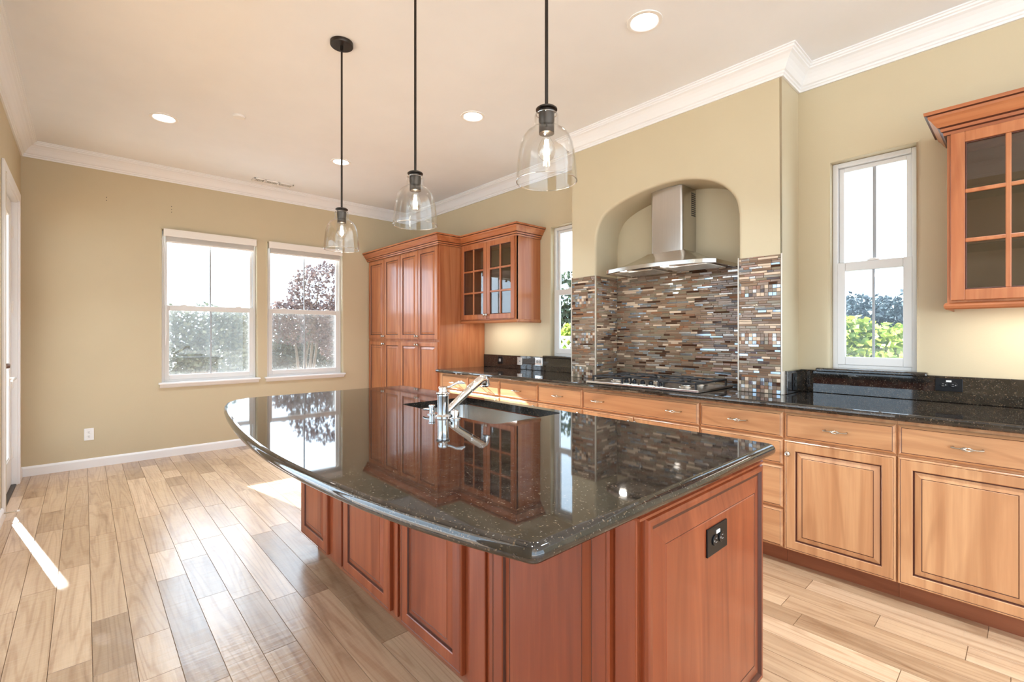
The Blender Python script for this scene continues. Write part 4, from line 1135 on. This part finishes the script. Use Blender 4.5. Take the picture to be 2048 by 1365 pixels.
outlet(fY(IY0-.020), 1.362, .700, True, (M['black'], M['black']), 'black outlet on the end panel of the kitchen island', 'gfci', .080, .128)

# ------------------------------------------------------------------ garden
M['leaf_hedge'] = leafmat('hedge_leaf', (.055, .068, .04), (.16, .165, .11), .2)
M['leaf_plum'] = leafmat('plum_leaf', (.085, .055, .058), (.21, .15, .135), .2)
M['leaf_dark'] = leafmat('dark_leaf', (.020, .035, .022), (.07, .10, .05))
M['leaf_lime'] = leafmat('lime_leaf', (.14, .24, .03), (.50, .52, .10), .4)
M['leaf_hill'] = leafmat('hill_leaf', (.020, .034, .045), (.055, .080, .085), .1)  # bluish tint of distant haze put into the leaf colour
M['bark'] = plain('grey_bark', (.16, .12, .09), .8)
ground_m = MB(); ground_m.add([(-60,-40,-.15),(90,-40,-.15),(90,90,-.15),(-60,90,-.15)], [(0,1,2,3)])
gm_, gnt, gp = newmat('pale_concrete'); gp.inputs['Roughness'].default_value = .9  # ground made pale grey to bounce neutral sunlight up onto the ceiling
gnt.links.new(ramp(gnt, noise_n(gnt, objco(gnt, rnd=False), 1.5, 4), [(.3, (.50, .50, .49)), (.7, (.58, .58, .57))]), gp.inputs['Base Color'])
struct(ground_m.build('ground', gm_, normals=False))
def foliage(name, mat, blobs, n, size, parent, seed, tonejit=.5, shell=.55):
    rnd = random.Random(seed); vs, fs, tone = [], [], []
    vol = [b[3]*b[4]*b[5] for b in blobs]
    for k in range(n):
        b = rnd.choices(blobs, vol)[0]
        while True:
            d = Vector((rnd.uniform(-1, 1), rnd.uniform(-1, 1), rnd.uniform(-1, 1)))
            if .05 < d.length < 1: break
        L = d.length; d = d/L*(shell+(1-shell)*L) if rnd.random() < .75 else d
        c = Vector((b[0]+d.x*b[3], b[1]+d.y*b[4], b[2]+d.z*b[5]))
        a = Vector((rnd.uniform(-1, 1), rnd.uniform(-1, 1), rnd.uniform(-1, .6))).normalized(); q = a.orthogonal().normalized(); q.rotate(Matrix.Rotation(rnd.uniform(0, 6.28), 3, a))
        s = size*rnd.uniform(.6, 1.3); w = s*.42
        i = len(vs); e = a.cross(q)*.15*s
        vs += [c, c+a*s*.5+q*w, c+a*s+e, c+a*s*.5-q*w]; fs.append((i, i+1, i+2, i+3)); tone.append(min(1, max(0, rnd.gauss(.45, .28))))
    cz = Vector([(min(v[i] for v in vs)+max(v[i] for v in vs))/2 for i in range(3)])
    me = bpy.data.meshes.new(name); me.from_pydata([v-cz for v in vs], [], fs)
    ca = me.color_attributes.new('tone', 'FLOAT_COLOR', 'CORNER')
    for p in me.polygons:
        for li in p.loop_indices: ca.data[li].color = (tone[p.index],)*3+(1,)
    me.materials.append(mat); o = bpy.data.objects.new(name, me); COL.objects.link(o); o.location = cz; WL[o.name] = cz
    if parent: o.parent = parent; o.matrix_parent_inverse = Matrix.Translation(-WL[parent.name])
    return o
def plant(name, loc, label, cat, mat, blobs, n, size, stems, seed, group=None, thick=.03):
    r = thing(name, loc, label, cat, group); foliage('foliage', mat, blobs, n, size, r, seed)
    if stems:
        m = MB(); rnd = random.Random(seed)
        for (x, y, z) in stems:
            m.tube([(loc[0]+(x-loc[0])*.15, loc[1]+(y-loc[1])*.15, -.15), ((x+loc[0])/2+rnd.uniform(-.06, .06), (y+loc[1])/2, z*.5), (x, y, z)], [thick, thick*.7, thick*.3], 7)
        m.build('trunk', M['bark'], r)
    return r
# hedge beyond the left far window, two dense shrubs
plant('hedge_shrub', (1.15, 9.2, -.15), 'pale grey green hedge filling the lower left far window', 'hedge', M['leaf_hedge'],
      [(.1,9.2,.6,.9,.6,1.15),(.8,9.3,.65,.8,.6,1.18),(1.5,9.2,.65,.8,.6,1.16),(1.75,9.3,.6,.7,.6,1.16),(1.0,9.25,.1,1.4,.5,.5)], 24000, .065, [(.6,9.2,1.2),(1.6,9.2,1.2)], 11)
plant('plum_tree', (3.3, 9.9, -.15), 'reddish leaved tree seen through the right far window', 'tree', M['leaf_plum'],
      [(3.75,9.9,2.1,.75,.6,.72),(3.15,9.7,1.55,.75,.5,.45),(2.75,9.7,1.6,.35,.3,.35),(4.2,10,1.4,.7,.6,.7)], 7500, .07,
      [(3.0,9.8,1.8),(3.3,9.9,2.0),(3.6,9.9,2.4),(3.9,9.9,2.2),(3.45,9.8,1.6)], 12, thick=.035)
plant('garden_shrub', (3.6, 12.3, -.15), 'dark leafy shrub behind the slender trunks in the lower right far window', 'shrub', M['leaf_hedge'],
      [(2.5,12.3,.65,.9,.5,1.25),(3.4,12.4,.65,.9,.5,1.25),(4.3,12.4,.65,.9,.5,1.25),(5.2,12.5,.65,.9,.5,1.25)], 22000, .09, [(3.6,12.3,.9)], 13)
plant('shade_tree', (-1.25, 8.4, -.15), 'leafy tree outside the patio door that shades its upper glass', 'tree', M['leaf_dark'],
      [(-1.25,8.4,3.4,.75,.6,.80)], 2600, .12, [(-1.25,8.4,3.2)], 17, thick=.05)  # unseen canopy, added to cut the sun streak on the floor short
# right windows
plant('lime_bush', (6.4, 1.15, -.15), 'bright yellow green bush outside the right side window', 'bush', M['leaf_lime'],
      [(6.4,1.0,.80,.5,.5,.62),(6.4,1.45,.80,.5,.5,.72),(6.6,.6,.75,.6,.5,.62)], 13000, .075, [(6.4,1.1,.9),(6.5,1.4,.8)], 14)
plant('dark_tree', (7.2, 6.0, -.15), 'dark narrow tree in the slim window beside the cooking niche', 'tree', M['leaf_dark'],
      [(7.2,6.15,1.1,.5,.6,.9),(7.2,6.25,2.0,.35,.35,.6),(7.3,5.6,.8,.5,.5,.7)], 4200, .10, [(7.2,6.1,1.9)], 15)
plant('lime_bush', (5.5, 4.75, -.15), 'small yellow green bush above the lattice in the slim window', 'bush', M['leaf_lime'],
      [(5.55,4.78,1.25,.12,.2,.2)], 420, .09, [(5.5,4.75,1.1)], 16)
plant('dark_shrub', (6.0, 5.3, -.15), 'dark shrub close behind the white lattice fence', 'shrub', M['leaf_dark'],
      [(6.0,5.3,.4,.35,1.0,.75)], 5000, .09, [(6.0,5.3,.6)], 18)
lf = thing('lattice_fence', (5.25, 4.6, -.15), 'white diagonal lattice fence at the foot of the slim window', 'fence')
m = MB()
for k in range(-14, 20):
    for s in (-1, 1):
        y = 3.2+k*.15; z0, z1 = -.1, 1.24
        a = (y, z0); b = (y+s*(z1-z0), z1)
        if max(a[0], b[0]) < 3.6 or min(a[0], b[0]) > 5.6: continue
        dx = .006*s; hw = .024
        m.rings([[(5.25+dx, a[0]-hw, a[1]), (5.25+dx, a[0]+hw, a[1]), (5.25+dx+.008, a[0]+hw, a[1]), (5.25+dx+.008, a[0]-hw, a[1])], [(5.25+dx, b[0]-hw, b[1]), (5.25+dx, b[0]+hw, b[1]), (5.25+dx+.008, b[0]+hw, b[1]), (5.25+dx+.008, b[0]-hw, b[1])]])
m.build('lattice', M['whitepl'], lf); MB().cbox(5.23, 5.28, 2.4, 6.6, 1.235, 1.275, .004).build('top_rail', M['greypl'], lf)
# wooded hill beyond the right side window
def hill():
    m = MB(); n = 40; vs = []; 
    for i in range(n+1):
        for j in range(9):
            y = -30+90*i/n; x = 60+j*5; h = (1-((j-4)/4.5)**2)*(5.0+1.6*math.sin(i*.5)+1.2*math.sin(i*1.3+1))
            vs.append((x, y, max(-.2, h*.85)))
    fs = [(i*9+j, i*9+j+1, (i+1)*9+j+1, (i+1)*9+j) for i in range(n) for j in range(8)]
    m.add(vs, fs); r = m.build('hill', M['leaf_hill_plain'], smooth=True); struct(r)
M['leaf_hill_plain'] = plain('hill_scrub', (.020, .028, .028), .95)
hill()
rnd = random.Random(5)
wood_blobs = [(62+rnd.uniform(0, 8), y_*.62-12, rnd.uniform(2.6, 4.3), 1.5, 1.5, rnd.uniform(1.2, 2.0)) for y_ in range(0, 75)]
o = foliage('hill_woods', M['leaf_hill'], wood_blobs, 26000, .45, None, 21)
tag(o, 'dark woods along the distant hill beyond the right side window', 'woods'); o['kind'] = 'stuff'
